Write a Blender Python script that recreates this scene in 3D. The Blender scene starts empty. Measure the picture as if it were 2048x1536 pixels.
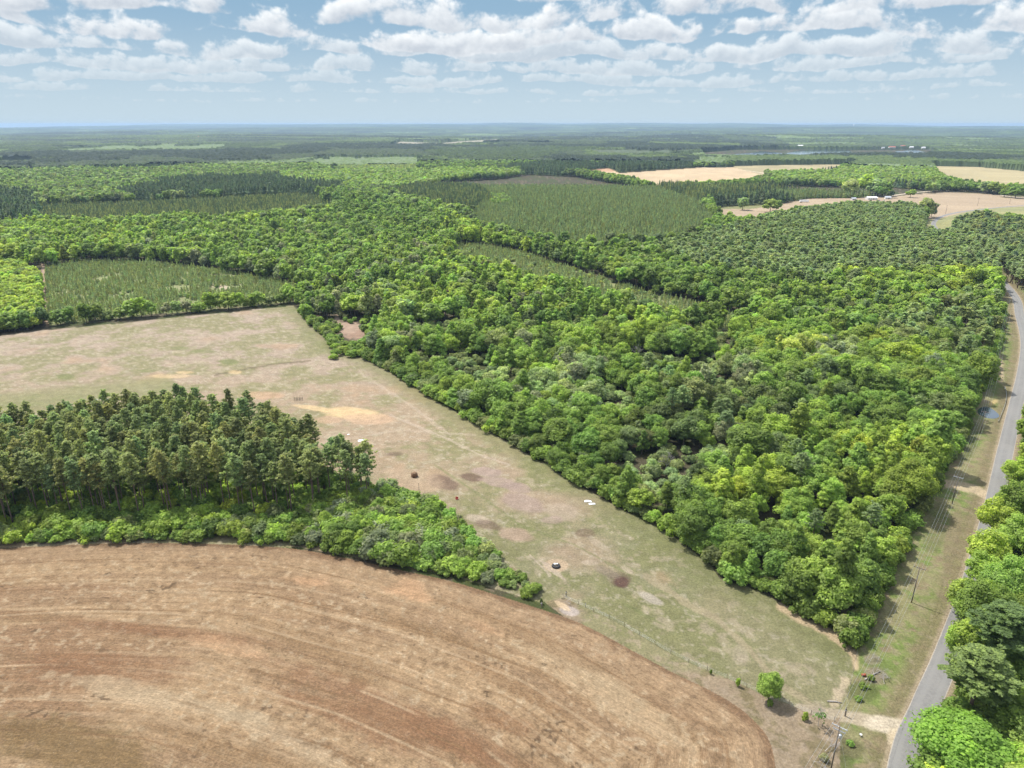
import bpy, math, random
import numpy as np
from mathutils import Vector, Matrix
random.seed(7); RNG = np.random.default_rng(7)
R = math.radians
scene = bpy.context.scene
COL = scene.collection

# ------------------------------------------------------------------ camera
F = 1420.0; H = 120.0; PITCH = math.atan((768-248)/F)
SP, CP = math.sin(PITCH), math.cos(PITCH)
cd = bpy.data.cameras.new('camera'); cam = bpy.data.objects.new('camera', cd); COL.objects.link(cam)
cam.location = (0, 0, H); cam.rotation_euler = (math.pi/2-PITCH, 0, 0)
cd.sensor_width = 36; cd.sensor_fit = 'HORIZONTAL'; cd.lens = 36*F/2048
cd.clip_start = 1; cd.clip_end = 80000
scene.camera = cam

def G(px, py, z=0.0):
    """photo pixel -> world point at height z"""
    u = (px-1024)/F; v = (py-768)/F
    t = (H-z)/(SP+v*CP)
    return np.array((t*u, t*(CP-v*SP), z))
def P(x, y, z=0.0):
    """world point(s) -> photo pixel"""
    dy = np.asarray(y, float); dz = np.asarray(z, float)-H
    dep = dy*CP-dz*SP
    dep = np.where(dep < 1, 1e-3, dep)
    return 1024+F*np.asarray(x, float)/dep, 768+F*(-(dz*CP+dy*SP))/dep, dep

# ------------------------------------------------------------------ light and sky
SUN_EL, SUN_AZ = 57.0, -48.0           # azimuth from +Y towards +X
S = Vector((math.sin(R(SUN_AZ))*math.cos(R(SUN_EL)), math.cos(R(SUN_AZ))*math.cos(R(SUN_EL)), math.sin(R(SUN_EL))))
sl = bpy.data.lights.new('sun', 'SUN'); sl.energy = 3.7; sl.angle = R(0.6); sl.color = (1, 0.965, 0.91)
so = bpy.data.objects.new('sun', sl); COL.objects.link(so)
so.rotation_euler = S.to_track_quat('Z', 'Y').to_euler()
scene.view_settings.view_transform = 'Standard'; scene.view_settings.look = 'None'
scene.view_settings.gamma = 1; scene.view_settings.exposure = 0.92

class NT:
    """small node-tree writer"""
    def __init__(s, t): s.t = t
    def n(s, kind, **kw):
        o = s.t.nodes.new(kind)
        for k, v in kw.items(): setattr(o, k, v)
        return o
    def put(s, sock, v):
        if hasattr(v, 'links') or isinstance(v, bpy.types.NodeSocket): s.t.links.new(v, sock)
        elif v is not None:
            try: sock.default_value = v
            except Exception: sock.default_value = (*v, 1)
    def m(s, op, a, b=None, c=None, clamp=False):
        o = s.n('ShaderNodeMath', operation=op, use_clamp=clamp)
        s.put(o.inputs[0], a); s.put(o.inputs[1], b) if b is not None else None
        if c is not None: s.put(o.inputs[2], c)
        return o.outputs[0]
    def ss(s, x, a, b, lo=0.0, hi=1.0):
        o = s.n('ShaderNodeMapRange', interpolation_type='SMOOTHSTEP')
        for i, v in enumerate((x, a, b, lo, hi)): s.put(o.inputs[i], v)
        return o.outputs[0]
    def mix(s, f, a, b, blend='MIX'):
        o = s.n('ShaderNodeMix', data_type='RGBA', blend_type=blend)
        s.put(o.inputs[0], f); s.put(o.inputs[6], a); s.put(o.inputs[7], b)
        return o.outputs[2]
    def vec(s, x, y, z=0.0):
        o = s.n('ShaderNodeCombineXYZ')
        for i, v in enumerate((x, y, z)): s.put(o.inputs[i], v)
        return o.outputs[0]
    def noise(s, v, scale, detail=3, rough=.55, dim='3D', w=None, lac=2.0):
        o = s.n('ShaderNodeTexNoise', noise_dimensions=dim)
        if v is not None: s.put(o.inputs['Vector'], v)
        s.put(o.inputs['Scale'], scale); s.put(o.inputs['Detail'], detail); s.put(o.inputs['Roughness'], rough)
        s.put(o.inputs['Lacunarity'], lac)
        return o.outputs[0]

w = bpy.data.worlds.new('World'); scene.world = w; w.use_nodes = True
nt = w.node_tree; nt.nodes.clear(); N = NT(nt)
sky = N.n('ShaderNodeTexSky', sky_type='NISHITA', sun_disc=False, sun_elevation=R(SUN_EL), sun_rotation=R(SUN_AZ),
          altitude=100, air_density=1.0, dust_density=1.2, ozone_density=2.0)
tc = N.n('ShaderNodeTexCoord'); sep = N.n('ShaderNodeSeparateXYZ'); nt.links.new(tc.outputs['Generated'], sep.inputs[0])
AZ = N.m('ARCTAN2', sep.outputs[0], sep.outputs[1]); AZ = N.m('MULTIPLY', AZ, 57.296)
EL = N.m('MULTIPLY', N.m('ARCSINE', sep.outputs[2]), 57.296)
SK = 0.15
KE = 1/(SK*2**(0.92-.35))
def K(r, g, b): return (r*KE, g*KE, b*KE, 1)
# clear air low over the horizon: pale milky blue that deepens upwards
low = N.mix(N.ss(EL, 0.0, 8.5), K(.45, .555, .625), K(.235, .375, .51))
col = N.mix(N.ss(EL, 9, 28), low, sky.outputs[0])
# rows of cumulus, farthest (lowest) first: each row is (base elevation, cloud height, width scale, cover, seed)
rows = [(1.5, .45, 1.1, .56, 3.1), (2.1, .65, 1.5, .50, 11.7), (2.75, .95, 2.0, .46, 23.3), (3.5, 1.25, 2.6, .44, 37.9),
        (4.4, 1.6, 3.3, .43, 41.3), (5.5, 2.0, 3.8, .455, 59.5), (6.9, 2.5, 4.8, .45, 71.2), (8.6, 3.1, 6.2, .44, 83.6),
        (9.8, 3.6, 7.6, .43, 97.4), (12.5, 4.5, 9.0, .46, 113.1)]
for (eb, hh, ws, cover, sd) in rows:
    wob = N.m('MULTIPLY', N.m('SUBTRACT', N.noise(N.vec(AZ, sd*3, 0.0), .11, 2, .6), .5), hh*1.7)   # bases of a row do not line up
    vy = N.m('DIVIDE', N.m('SUBTRACT', N.m('SUBTRACT', EL, eb), wob), hh)                    # 0 at cloud base, 1 at the tops
    p = N.vec(N.m('DIVIDE', AZ, ws), N.m('MULTIPLY', vy, hh/ws*1.25), sd)
    n1 = N.noise(p, 1.22, 7, .57)
    cellv = N.noise(N.vec(N.m('DIVIDE', AZ, ws), 0.0, sd+5), 0.36, 3, .6)
    top = N.ss(vy, 0.15, 1.5, 0.0, .34)
    bot = N.ss(vy, -.22, 0.08, .40, 0.0)
    n = N.m('SUBTRACT', N.m('SUBTRACT', n1, top), bot)
    n = N.m('ADD', n, N.m('MULTIPLY', N.m('SUBTRACT', cellv, .5), .62))
    dens = N.ss(n, cover-.075, cover+.055)
    p2 = N.vec(N.m('DIVIDE', N.m('SUBTRACT', AZ, ws*.07), ws), N.m('ADD', N.m('MULTIPLY', vy, hh/ws*1.25), .11), sd)
    n2 = N.noise(p2, 1.22, 5, .55)
    lit = N.m('ADD', N.m('MULTIPLY', N.m('SUBTRACT', n1, n2), 3.4), N.ss(vy, -.1, .85, .10, .80))
    thick = N.ss(n, cover, cover+.22)
    lit = N.m('SUBTRACT', lit, N.m('MULTIPLY', thick, .28))
    ccol = N.mix(N.m('ADD', lit, .12, clamp=True), K(.47, .51, .57), K(.86, .875, .88))
    fade = min(1, max(0, (eb-1.0)/4.6))
    ccol = N.mix(.15+.75*fade, K(.52, .60, .65), ccol)
    col = N.mix(N.m('MULTIPLY', dens, .35+.6*fade), col, ccol)
# unseen cloud layer overhead, added and brightened to raise the sky fill
sz = N.m('MAXIMUM', sep.outputs[2], .12)
hv = N.vec(N.m('DIVIDE', sep.outputs[0], sz), N.m('DIVIDE', sep.outputs[1], sz), 4.0)
hn = N.noise(hv, .9, 5, .55)
hd = N.m('MULTIPLY', N.ss(hn, .47, .58), N.ss(EL, 13, 20))
col = N.mix(N.m('MULTIPLY', hd, .9), col, N.mix(N.ss(hn, .5, .75), K(1.5, 1.5, 1.5), K(.9, .93, .97)))
bg = N.n('ShaderNodeBackground'); bg.inputs[1].default_value = SK
nt.links.new(col, bg.inputs[0])
wo = N.n('ShaderNodeOutputWorld'); nt.links.new(bg.outputs[0], wo.inputs[0])
w.cycles.sampling_method = 'MANUAL'; w.cycles.sample_map_resolution = 512

# ------------------------------------------------------------------ noise in numpy
def _h(ix, iy, s):
    n = (ix.astype(np.int64)*374761393 + iy.astype(np.int64)*668265263 + int(s)*1442695041) & 0xffffffff
    n = ((n ^ (n >> 13))*1274126177) & 0xffffffff
    n = ((n ^ (n >> 16))*2246822519) & 0xffffffff
    return ((n ^ (n >> 15)) & 0xffffff)/float(0xffffff)
def vn(x, y, s=0):
    x = np.asarray(x, float); y = np.asarray(y, float)
    ix = np.floor(x); iy = np.floor(y); fx = x-ix; fy = y-iy
    fx = fx*fx*(3-2*fx); fy = fy*fy*(3-2*fy)
    a = _h(ix, iy, s); b = _h(ix+1, iy, s); c = _h(ix, iy+1, s); d = _h(ix+1, iy+1, s)
    return (a*(1-fx)+b*fx)*(1-fy)+(c*(1-fx)+d*fx)*fy
def fbm(x, y, s=0, o=4):
    r = 0; a = .5; t = 0
    for i in range(o):
        r = r+a*vn(x*2**i, y*2**i, s+17*i); t += a; a *= .5
    return r/t
def sst(x, a, b):
    t = np.clip((x-a)/(b-a), 0, 1); return t*t*(3-2*t)
def inpoly(x, y, poly):
    x = np.asarray(x); y = np.asarray(y); c = np.zeros(x.shape, bool); n = len(poly)
    for i in range(n):
        x1, y1 = poly[i][0], poly[i][1]; x2, y2 = poly[(i+1) % n][0], poly[(i+1) % n][1]
        if y1 == y2: continue
        c ^= ((y1 > y) != (y2 > y)) & (x < (x2-x1)*(y-y1)/(y2-y1)+x1)
    return c
def dline(x, y, line):
    """distance to a polyline and arc length along it"""
    best = np.full(np.shape(x), 1e9); al = np.zeros(np.shape(x)); L = 0
    for (x1, y1), (x2, y2) in zip(line[:-1], line[1:]):
        dx, dy = x2-x1, y2-y1; q = math.hypot(dx, dy)
        t = np.clip(((x-x1)*dx+(y-y1)*dy)/(q*q), 0, 1)
        d = np.hypot(x-(x1+t*dx), y-(y1+t*dy)); k = d < best
        best = np.where(k, d, best); al = np.where(k, L+t*q, al); L += q
    return best, al
def W(pts, z=0.0):
    out = []
    for p in pts:
        g = G(p[0], p[1], p[2] if len(p) > 2 else z); out.append((g[0], g[1]))
    return out
def smooth(pts, n=6):
    """Catmull-Rom through the points"""
    P_ = [np.array(p, float) for p in pts]; P_ = [2*P_[0]-P_[1]]+P_+[2*P_[-1]-P_[-2]]; out = []
    for i in range(1, len(P_)-2):
        for k in range(n):
            t = k/n; a, b, c, d = P_[i-1:i+3]
            out.append(.5*((2*b)+(-a+c)*t+(2*a-5*b+4*c-d)*t*t+(-a+3*b-3*c+d)*t**3))
    out.append(P_[-2]); return [tuple(o) for o in out]

def terrain(x, y):
    r = np.hypot(x, y); az = np.degrees(np.arctan2(x, y))
    A = 90-100*np.clip(np.abs(az-3)/38, 0, 1.3)**2
    z = A*sst(r, 6000, 27000)+(vn(x/2200+3, y/1500+9, 5)-.5)*60*sst(r, 2600, 7000)
    z = z+(vn(x/5200+7, y/2600+1, 8)-.5)*90*sst(r, 9000, 24000)
    return z

# ------------------------------------------------------------------ mesh helpers
def mesh_np(name, V, Fq, mat=None, fattr=None, vattr=None, smooth_=False):
    me = bpy.data.meshes.new(name); V = np.asarray(V, np.float32).reshape(-1, 3); Fq = np.asarray(Fq, np.int32)
    k = Fq.shape[1]
    me.vertices.add(len(V)); me.vertices.foreach_set('co', V.ravel())
    me.loops.add(Fq.size); me.loops.foreach_set('vertex_index', Fq.ravel())
    me.polygons.add(len(Fq)); me.polygons.foreach_set('loop_start', np.arange(len(Fq), dtype=np.int32)*k)
    me.polygons.foreach_set('use_smooth', np.full(len(Fq), smooth_, bool))
    me.update(calc_edges=True)
    for nm, arr in (fattr or {}).items():
        a = me.attributes.new(nm, 'FLOAT', 'FACE'); a.data.foreach_set('value', np.asarray(arr, np.float32).ravel())
    for nm, arr in (vattr or {}).items():
        arr = np.asarray(arr, np.float32)
        if arr.ndim == 1: a = me.attributes.new(nm, 'FLOAT', 'POINT'); a.data.foreach_set('value', arr)
        else: a = me.attributes.new(nm, 'FLOAT_VECTOR', 'POINT'); a.data.foreach_set('vector', arr.ravel())
    if mat: me.materials.append(mat)
    return me
def link(name, me, parent=None, loc=(0, 0, 0), rot=(0, 0, 0), scale=None):
    o = bpy.data.objects.new(name, me); COL.objects.link(o)
    o.location = [float(v) for v in loc]; o.rotation_euler = rot
    if scale is not None: o.scale = scale
    if parent: o.parent = parent
    return o
def tag(o, label=None, cat=None, group=None, kind=None):
    if label: o['label'] = label
    if cat: o['category'] = cat
    if group: o['group'] = group
    if kind: o['kind'] = kind
    return o
class MB:
    """collects quads of boxes, tubes and lathes into one mesh"""
    def __init__(s): s.V = []; s.Q = []; s.n = 0
    def add(s, V, Q):
        V = np.asarray(V, float).reshape(-1, 3); Q = np.asarray(Q, int)
        s.V.append(V); s.Q.append(Q+s.n); s.n += len(V); return s
    def box(s, c, d, rz=0.0, M=None):
        x, y, z = [v/2 for v in d]
        V = np.array([(-x, -y, -z), (x, -y, -z), (x, y, -z), (-x, y, -z), (-x, -y, z), (x, -y, z), (x, y, z), (-x, y, z)])
        if M is not None: V = V@np.array(M).T
        cs, sn = math.cos(rz), math.sin(rz); V = V@np.array([[cs, sn, 0], [-sn, cs, 0], [0, 0, 1]])
        return s.add(V+np.array(c), [(0, 3, 2, 1), (4, 5, 6, 7), (0, 1, 5, 4), (1, 2, 6, 5), (2, 3, 7, 6), (3, 0, 4, 7)])
    def tube(s, pts, rad, k=6, cap=True):
        pts = [np.array(p, float) for p in pts]; n = len(pts)
        rad = [rad]*n if np.isscalar(rad) else list(rad)
        rings = []
        for i in range(n):
            d = pts[min(i+1, n-1)]-pts[max(i-1, 0)]; d = d/(np.linalg.norm(d)+1e-9)
            a = np.cross(d, (0, 0, 1.0)) if abs(d[2]) < .9 else np.cross(d, (1.0, 0, 0))
            a /= np.linalg.norm(a); b = np.cross(d, a)
            th = np.arange(k)*2*math.pi/k
            rings.append(pts[i]+rad[i]*(np.cos(th)[:, None]*a+np.sin(th)[:, None]*b))
        V = np.concatenate(rings); Q = []
        for i in range(n-1):
            for j in range(k): Q.append((i*k+j, i*k+(j+1) % k, (i+1)*k+(j+1) % k, (i+1)*k+j))
        if cap:
            V = np.concatenate([V, [pts[0], pts[-1]]]); c0, c1 = n*k, n*k+1
            for j in range(k):
                Q.append((c0, (j+1) % k, j, j)); Q.append((c1, (n-1)*k+j, (n-1)*k+(j+1) % k, (n-1)*k+(j+1) % k))
        return s.add(V, Q)
    def lathe(s, prof, c=(0, 0, 0), k=16, M=None):
        th = np.arange(k)*2*math.pi/k; V = []
        for r, z in prof: V += [(r*math.cos(t), r*math.sin(t), z) for t in th]
        V = np.array(V)
        if M is not None: V = V@np.array(M).T
        Q = [(i*k+j, i*k+(j+1) % k, (i+1)*k+(j+1) % k, (i+1)*k+j) for i in range(len(prof)-1) for j in range(k)]
        return s.add(V+np.array(c), Q)
    def build(s, name, mat, parent=None, smooth_=False, **kw):
        V = np.concatenate(s.V); Q = np.concatenate(s.Q)
        me = bpy.data.meshes.new(name)
        fs = [tuple(dict.fromkeys(q)) for q in Q.tolist()]
        me.from_pydata(V.tolist(), [], fs); me.polygons.foreach_set('use_smooth', [smooth_]*len(fs)); me.update()
        if mat: me.materials.append(mat)
        return link(name, me, parent, **kw)
def empty(name, loc, rz=0.0):
    e = bpy.data.objects.new(name, None); COL.objects.link(e); e.empty_display_size = .5
    e.location = [float(v) for v in loc]; e.rotation_euler = (0, 0, rz); return e
def copy_tree(o, parent=None):
    c = o.copy(); COL.objects.link(c); c.parent = parent
    for ch in list(o.children): copy_tree(ch, c)
    return c

# ------------------------------------------------------------------ materials
def mat_new(name):
    m = bpy.data.materials.new(name); m.use_nodes = True; m.node_tree.nodes.clear(); return m, NT(m.node_tree)
def finish(m, N, sh, disp=None):
    o = N.n('ShaderNodeOutputMaterial'); m.node_tree.links.new(sh, o.inputs[0]); return m
def prin(N, base, rough=.8, metal=0.0, spec=.3, normal=None):
    b = N.n('ShaderNodeBsdfPrincipled'); N.put(b.inputs['Base Color'], base); N.put(b.inputs['Roughness'], rough)
    N.put(b.inputs['Metallic'], metal); N.put(b.inputs['Specular IOR Level'], spec)
    if normal is not None: N.put(b.inputs['Normal'], normal)
    return b.outputs[0]
def paint(name, c, rough=.6, metal=0.0, var=.25, scale=3.0, c2=None, spec=.4):
    m, N = mat_new(name); t = N.n('ShaderNodeTexCoord')
    n = N.noise(t.outputs['Object'], scale, 5, .65)
    f = N.ss(n, .35, .68)
    c2 = c2 or tuple(v*(1-var) for v in c)
    return finish(m, N, prin(N, N.mix(f, (*c, 1), (*c2, 1)), rough, metal, spec))

def foliage(name, trans=.3, gloss=.25):
    m, N = mat_new(name)
    a = N.n('ShaderNodeAttribute', attribute_type='INSTANCER', attribute_name='tint')
    l = N.n('ShaderNodeAttribute', attribute_type='GEOMETRY', attribute_name='leaf')
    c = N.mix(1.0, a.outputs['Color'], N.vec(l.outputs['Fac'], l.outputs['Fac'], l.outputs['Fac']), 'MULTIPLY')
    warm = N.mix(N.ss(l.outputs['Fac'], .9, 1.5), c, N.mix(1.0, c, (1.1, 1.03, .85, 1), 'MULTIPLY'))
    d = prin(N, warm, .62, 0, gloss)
    tr = N.n('ShaderNodeBsdfTranslucent'); N.put(tr.inputs[0], N.mix(1.0, warm, (1.08, 1.2, .65, 1), 'MULTIPLY'))
    mx = N.n('ShaderNodeMixShader'); mx.inputs[0].default_value = trans
    m.node_tree.links.new(d, mx.inputs[1]); m.node_tree.links.new(tr.outputs[0], mx.inputs[2])
    return finish(m, N, mx.outputs[0])
M_leaf = foliage('leaf', .55, .3); M_needle = foliage('needle', .48, .25)
M_bark = paint('bark', (.16, .125, .095), .9, var=.5, scale=4)
M_pbark = paint('pine_bark', (.17, .115, .085), .9, var=.45, scale=5)
M_dead = paint('dead_wood', (.33, .30, .27), .9, var=.35, scale=2)

# ------------------------------------------------------------------ the map (photo pixels brought to the ground)
FIELD_EDGE = smooth(W([(-900, 1330), (-400, 1160), (-150, 1112), (0, 1098), (130, 1090), (300, 1086), (480, 1090), (600, 1099), (700, 1118), (800, 1140),
               (900, 1162), (1000, 1192), (1080, 1218), (1140, 1238), (1200, 1266), (1280, 1310), (1360, 1352),
               (1430, 1386), (1490, 1425), (1535, 1475), (1552, 1540), (1556, 1640), (1550, 1800)]), 5)
FIELD = FIELD_EDGE+[(30, 30), (-400, 30)]
FENCE = smooth(W([(1128, 1196), (1172, 1216), (1230, 1243), (1300, 1283), (1360, 1317), (1420, 1343), (1480, 1368), (1530, 1392),
           (1580, 1410), (1630, 1432), (1668, 1442)]), 3)
TREELINE = W([(588, 612), (610, 640), (650, 676), (668, 700), (742, 722), (800, 755), (870, 800), (960, 852), (1050, 905),
              (1150, 966), (1250, 1022), (1335, 1064), (1420, 1128), (1440, 1158), (1520, 1182), (1570, 1212), (1640, 1252),
              (1700, 1290), (1716, 1292)])
VERGE_W = W([(1716, 1292), (1738, 1240), (1765, 1180), (1790, 1125), (1822, 1060), (1862, 985), (1888, 940), (1925, 872),
             (1948, 812), (1972, 770), (1984, 735), (1996, 690), (2004, 645), (2009, 600), (2014, 576)])
ROAD_C = smooth([(float(a), float(b)) for a, b in
    [(50, 60)]+[tuple(np.array(G(*q)[:2])+np.array((2.35, -1.55))) for q in
    [(1772, 1536), (1822, 1402), (1868, 1300), (1922, 1160), (1964, 1020), (1992, 905), (2016, 812), (2034, 740), (2040, 682), (2030, 632), (2014, 582)]]
    +[tuple(G(*q)[:2]) for q in [(1950, 512), (1873, 458)]]+[tuple(G(*q)[:2]) for q in [(1872, 440), (1900, 428), (1960, 419), (2048, 411), (2160, 404)]]], 8)
ROADW = 2.75
PASTURE = W([(-500, 735), (0, 672), (95, 660), (300, 641), (590, 611)])+TREELINE+W([(1708, 1345), (1690, 1405), (1672, 1440)])+\
          FENCE[::-1]+W([(1080, 1205), (900, 1150), (600, 1095), (0, 1095), (-500, 1150)])
YP1 = W([(90, 532), (180, 524), (300, 524), (430, 540), (520, 556), (610, 575), (585, 604), (400, 620), (96, 650)], 0)
YP2 = W([(915, 486), (960, 488), (1040, 502), (1100, 522), (1200, 552), (1300, 584), (1400, 606), (1500, 632), (1580, 655),
         (1500, 664), (1400, 650), (1300, 632), (1200, 606), (1130, 588), (1040, 572), (960, 546), (900, 520)], 1)
YP3 = W([(78, 412), (350, 400), (600, 388), (690, 400), (660, 425), (520, 440), (400, 452), (78, 452)], 3)
CLEARING = W([(1420, 421), (1440, 414), (1500, 411), (1560, 408), (1620, 397), (1700, 396), (1760, 395), (1860, 386), (1900, 383), (1960, 386),
              (2120, 402), (2120, 410), (1960, 417), (1900, 432), (1868, 440), (1810, 428), (1700, 424), (1600, 436), (1530, 450), (1480, 459), (1440, 448)])
FLD1 = W([(1172, 342), (1215, 336), (1240, 346), (1400, 335), (1470, 334), (1530, 345), (1530, 362), (1500, 371), (1440, 376), (1360, 379), (1300, 378), (1270, 369), (1225, 360), (1165, 352)])
FLD2 = W([(1460, 332), (1550, 330), (1720, 328), (1660, 348), (1530, 352)])
FLD3 = W([(1860, 332), (1960, 334), (2048, 342), (2200, 352), (2200, 392), (2048, 384), (1960, 382), (1890, 366)])
FLD4 = W([(-100, 326), (62, 322), (66, 332), (-100, 336)])
FLD5 = W([(780, 295), (800, 287), (880, 290), (1000, 279), (1010, 285), (985, 290), (900, 296), (780, 297)])
RSIDE = W([(2014, 576), (2060, 600), (2100, 700), (2100, 600), (2080, 500), (1990, 470), (1905, 480)])
CURVEFLD = W([(1842, 482), (1850, 452), (1882, 446), (1910, 436), (1960, 426), (2200, 415), (2200, 462), (2048, 456), (1960, 446), (1912, 458), (1890, 490)])
BEND_G = W([(1840, 425), (1900, 405), (1960, 400), (2250, 404), (2250, 464), (2048, 456), (1960, 446), (1912, 458), (1890, 490), (1842, 482)])
LAKE = W([(1420, 306), (1470, 302), (1530, 303), (1570, 307), (1600, 301), (1650, 299), (1700, 301), (1705, 307), (1640, 309), (1560, 311), (1480, 310)])
LAKE2 = W([(1790, 303), (1830, 300), (1850, 304), (1835, 309), (1800, 309)])
BARE1 = W([(672, 640), (690, 648), (730, 655), (728, 678), (705, 690), (682, 680)], 0)

def gcolour(x, y):
    """albedo of the ground at world x, y (arrays)"""
    px, py, dep = P(x, y, 0)
    n1 = fbm(x/14, y/14, 1); n2 = fbm(x/3.5, y/3.5, 2); n3 = fbm(x/45, y/45, 3, 3); n4 = fbm(x/1.3, y/1.3, 4, 3)
    C = np.zeros(x.shape+(3,))
    def lay(mask, c):
        nonlocal C
        m = np.clip(mask, 0, 1)[..., None]; c = np.asarray(c, float)
        C = C*(1-m)+c*m
    # woodland floor
    lay(np.ones(x.shape), (.085, .075, .045)); lay(sst(n1, .45, .62), (.07, .085, .03)); lay(sst(n2, .62, .75)*.7, (.20, .155, .11))
    # verge beside the road
    dr, al = dline(x, y, ROAD_C)
    vm = sst(-dr, -26, -23)*(y < 1000); grain = fbm(x/2.2, y/2.2, 12, 3)
    lay(vm, (.25, .235, .12)); lay(vm*sst(n1*.7+grain*.5, .54, .74), (.17, .22, .065)); lay(vm*sst(n2, .60, .74)*.8, (.26, .2, .13))
    lay(vm*sst(-dr, -9, -5)*.75, (.22, .175, .105)); lay(vm*sst(n4, .62, .75)*.5, (.30, .25, .17))
    lay(sst(-dr, -4.1, -3.0)*.9, (.36, .29, .20))
    # pasture
    pm = inpoly(x, y, PASTURE)*1.0
    lay(pm, (.36, .275, .19))
    far = sst(-py, -830, -690)
    lay(pm*far*.8, (.385, .31, .245))
    tuft = vn(x/.9, y/.9, 55); lay(pm*sst(tuft*vn(x/7, y/7, 56), .52, .66)*.6, (.24, .215, .12)); lay(pm*sst(fbm(x/60+.02*y, y/2.2, 57, 3), .56, .68)*sst(-py, -800, -740)*.6, (.30, .24, .18))
    g = sst(px*.55+py*.9, 1150, 1750)
    lay(pm*np.clip(g*1.05, 0, 1)*sst(n1*.5+n3*.5, .30, .55)*.85, (.225, .235, .12)); lay(pm*sst(px+py*.6, 1950, 2250)*.7, (.225, .235, .115))
    lay(pm*sst(n1+.4*n2, .62, .84)*.75, (.22, .215, .10))
    lay(pm*sst(n2, .58, .75)*.6, (.43, .36, .26)); lay(pm*sst(n4, .60, .78)*.45, (.5, .44, .34))
    lay(pm*sst(n3, .55, .68)*sst(-n1, -.5, -.3)*.5, (.40, .27, .17))
    dt, _ = dline(x, y, TREELINE); lay(pm*sst(-dt, -14, -3)*.65, (.19, .20, .085))
    # green wet strip behind the pine stand
    d, _ = dline(px, py, [(-100, 815), (120, 795), (210, 785), (330, 772)]); lay(pm*sst(-d-(n1-.5)*14, -28, -8)*.7, (.23, .235, .11))
    def blob(cx, cy, rx, ry, c, k=1.0, ang=0, soft=.45, wob=.5):
        a = math.radians(ang); ux = (px-cx)*math.cos(a)+(py-cy)*math.sin(a); uy = -(px-cx)*math.sin(a)+(py-cy)*math.cos(a)
        q = np.hypot(ux/rx, uy/ry)+(n2-.5)*wob+(n1-.5)*wob
        lay(sst(-q, -1-soft*.5, -1+soft*.5)*k, c)
    sand = (.62, .46, .26); pale = (.50, .41, .32); dk = (.17, .11, .085); mauve = (.36, .27, .23); gr = (.19, .205, .085)
    blob(700, 826, 60, 11, sand, .85, 3); blob(640, 818, 50, 5, sand, .7, 8); blob(740, 838, 50, 10, (.52, .36, .24), .7)
    blob(655, 840, 30, 8, (.5, .34, .23), .6); blob(520, 790, 45, 8, (.50, .33, .21), .6)
    blob(130, 753, 18, 6, gr, .75); blob(459, 724, 18, 6, gr, .85); blob(360, 697, 20, 4, gr, .6); blob(405, 703, 25, 4, gr, .6); blob(295, 741, 20, 4, gr, .6)
    blob(885, 965, 32, 12, dk, .75, 12); blob(945, 955, 22, 8, dk, .8, 5); blob(975, 945, 30, 10, mauve, .8, 8); blob(1000, 965, 40, 10, mauve, .75, 10)
    blob(1035, 975, 30, 10, mauve, .7, 8); blob(1045, 1005, 40, 16, mauve, .7, 15); blob(1125, 1025, 32, 16, (.40, .32, .24), .75, 10); blob(1105, 1040, 22, 8, mauve, .6)
    blob(1033, 1070, 36, 14, (.40, .29, .22), .8, 8); blob(955, 1038, 24, 9, pale, .7, 15); blob(975, 1050, 26, 9, dk, .6, 15); blob(1170, 1066, 20, 8, dk, .55)
    blob(790, 908, 16, 4, dk, .6); blob(1112, 1131, 24, 13, (.50, .38, .26), .95, 0, .3, .2); blob(1243, 1164, 15, 11, (.085, .04, .035), .95, 0, .6)
    blob(1240, 1158, 22, 14, dk, .5, 0, .7); blob(1215, 1145, 26, 8, (.24, .19, .15), .5, 20); blob(1300, 1196, 28, 9, (.48, .42, .35), .8, 25)
    blob(1255, 1140, 14, 6, pale, .5, 30); blob(1200, 1090, 22, 6, pale, .4, 30); blob(950, 1075, 26, 5, pale, .6, 20)
    blob(1165, 1003, 30, 8, (.33, .27, .18), .5); blob(1180, 1125, 16, 5, pale, .5); blob(820, 960, 60, 22, (.44, .33, .23), .6, 10)
    blob(1505, 1400, 30, 10, (.36, .29, .2), .6, 25); blob(1480, 1310, 16, 20, pale, .35, -30); blob(1290, 1230, 60, 4, gr, .6, 28)
    # vehicle tracks in the pasture
    for line, wd, k, c in (([(870, 930), (960, 990), (1040, 1050), (1150, 1090), (1260, 1150)], 3.2, .5, gr), ([(1290, 1150), (1380, 1210), (1430, 1235), (1500, 1300), (1560, 1370), (1640, 1420)], 8, .65, (.40, .33, .22)),
                        ([(1080, 1120), (1130, 1160)], 5, .7, pale), ([(1060, 1110), (1100, 1150)], 3, .6, pale), ([(780, 830), (900, 880), (960, 910), (1020, 930)], 3, .5, pale), ([(720, 745), (820, 810), (900, 870)], 4, .35, pale),
                        ([(430, 750), (470, 742), (540, 730), (620, 722)], 1.8, .7, (.13, .10, .06)), ([(620, 890), (800, 860), (950, 870)], 3, .3, pale),
                        ([(1660, 1440), (1600, 1425), (1540, 1410), (1450, 1370)], 9, .7, (.37, .30, .21))):
        d, _ = dline(px, py, line); lay(pm*sst(-(d+(n2-.5)*wd*1.6), -wd, -wd*.4)*k, c)
    blob(340, 752, 40, 4, sand, .5); blob(470, 745, 15, 4, sand, .6); blob(370, 745, 18, 3, sand, .6)
    # clods and eroded edge near the road corner
    d, _ = dline(px, py, [(1560, 1212), (1600, 1238), (1650, 1262), (1690, 1288), (1708, 1312), (1712, 1335)])
    lay(sst(-(d+(n2-.5)*14), -11, -4)*.9, (.52, .40, .26))
    d, _ = dline(px, py, [(1690, 1360), (1680, 1385), (1672, 1400)]); lay(sst(-(d+(n4-.5)*22), -13, -5)*.75, (.55, .45, .32))
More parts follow.
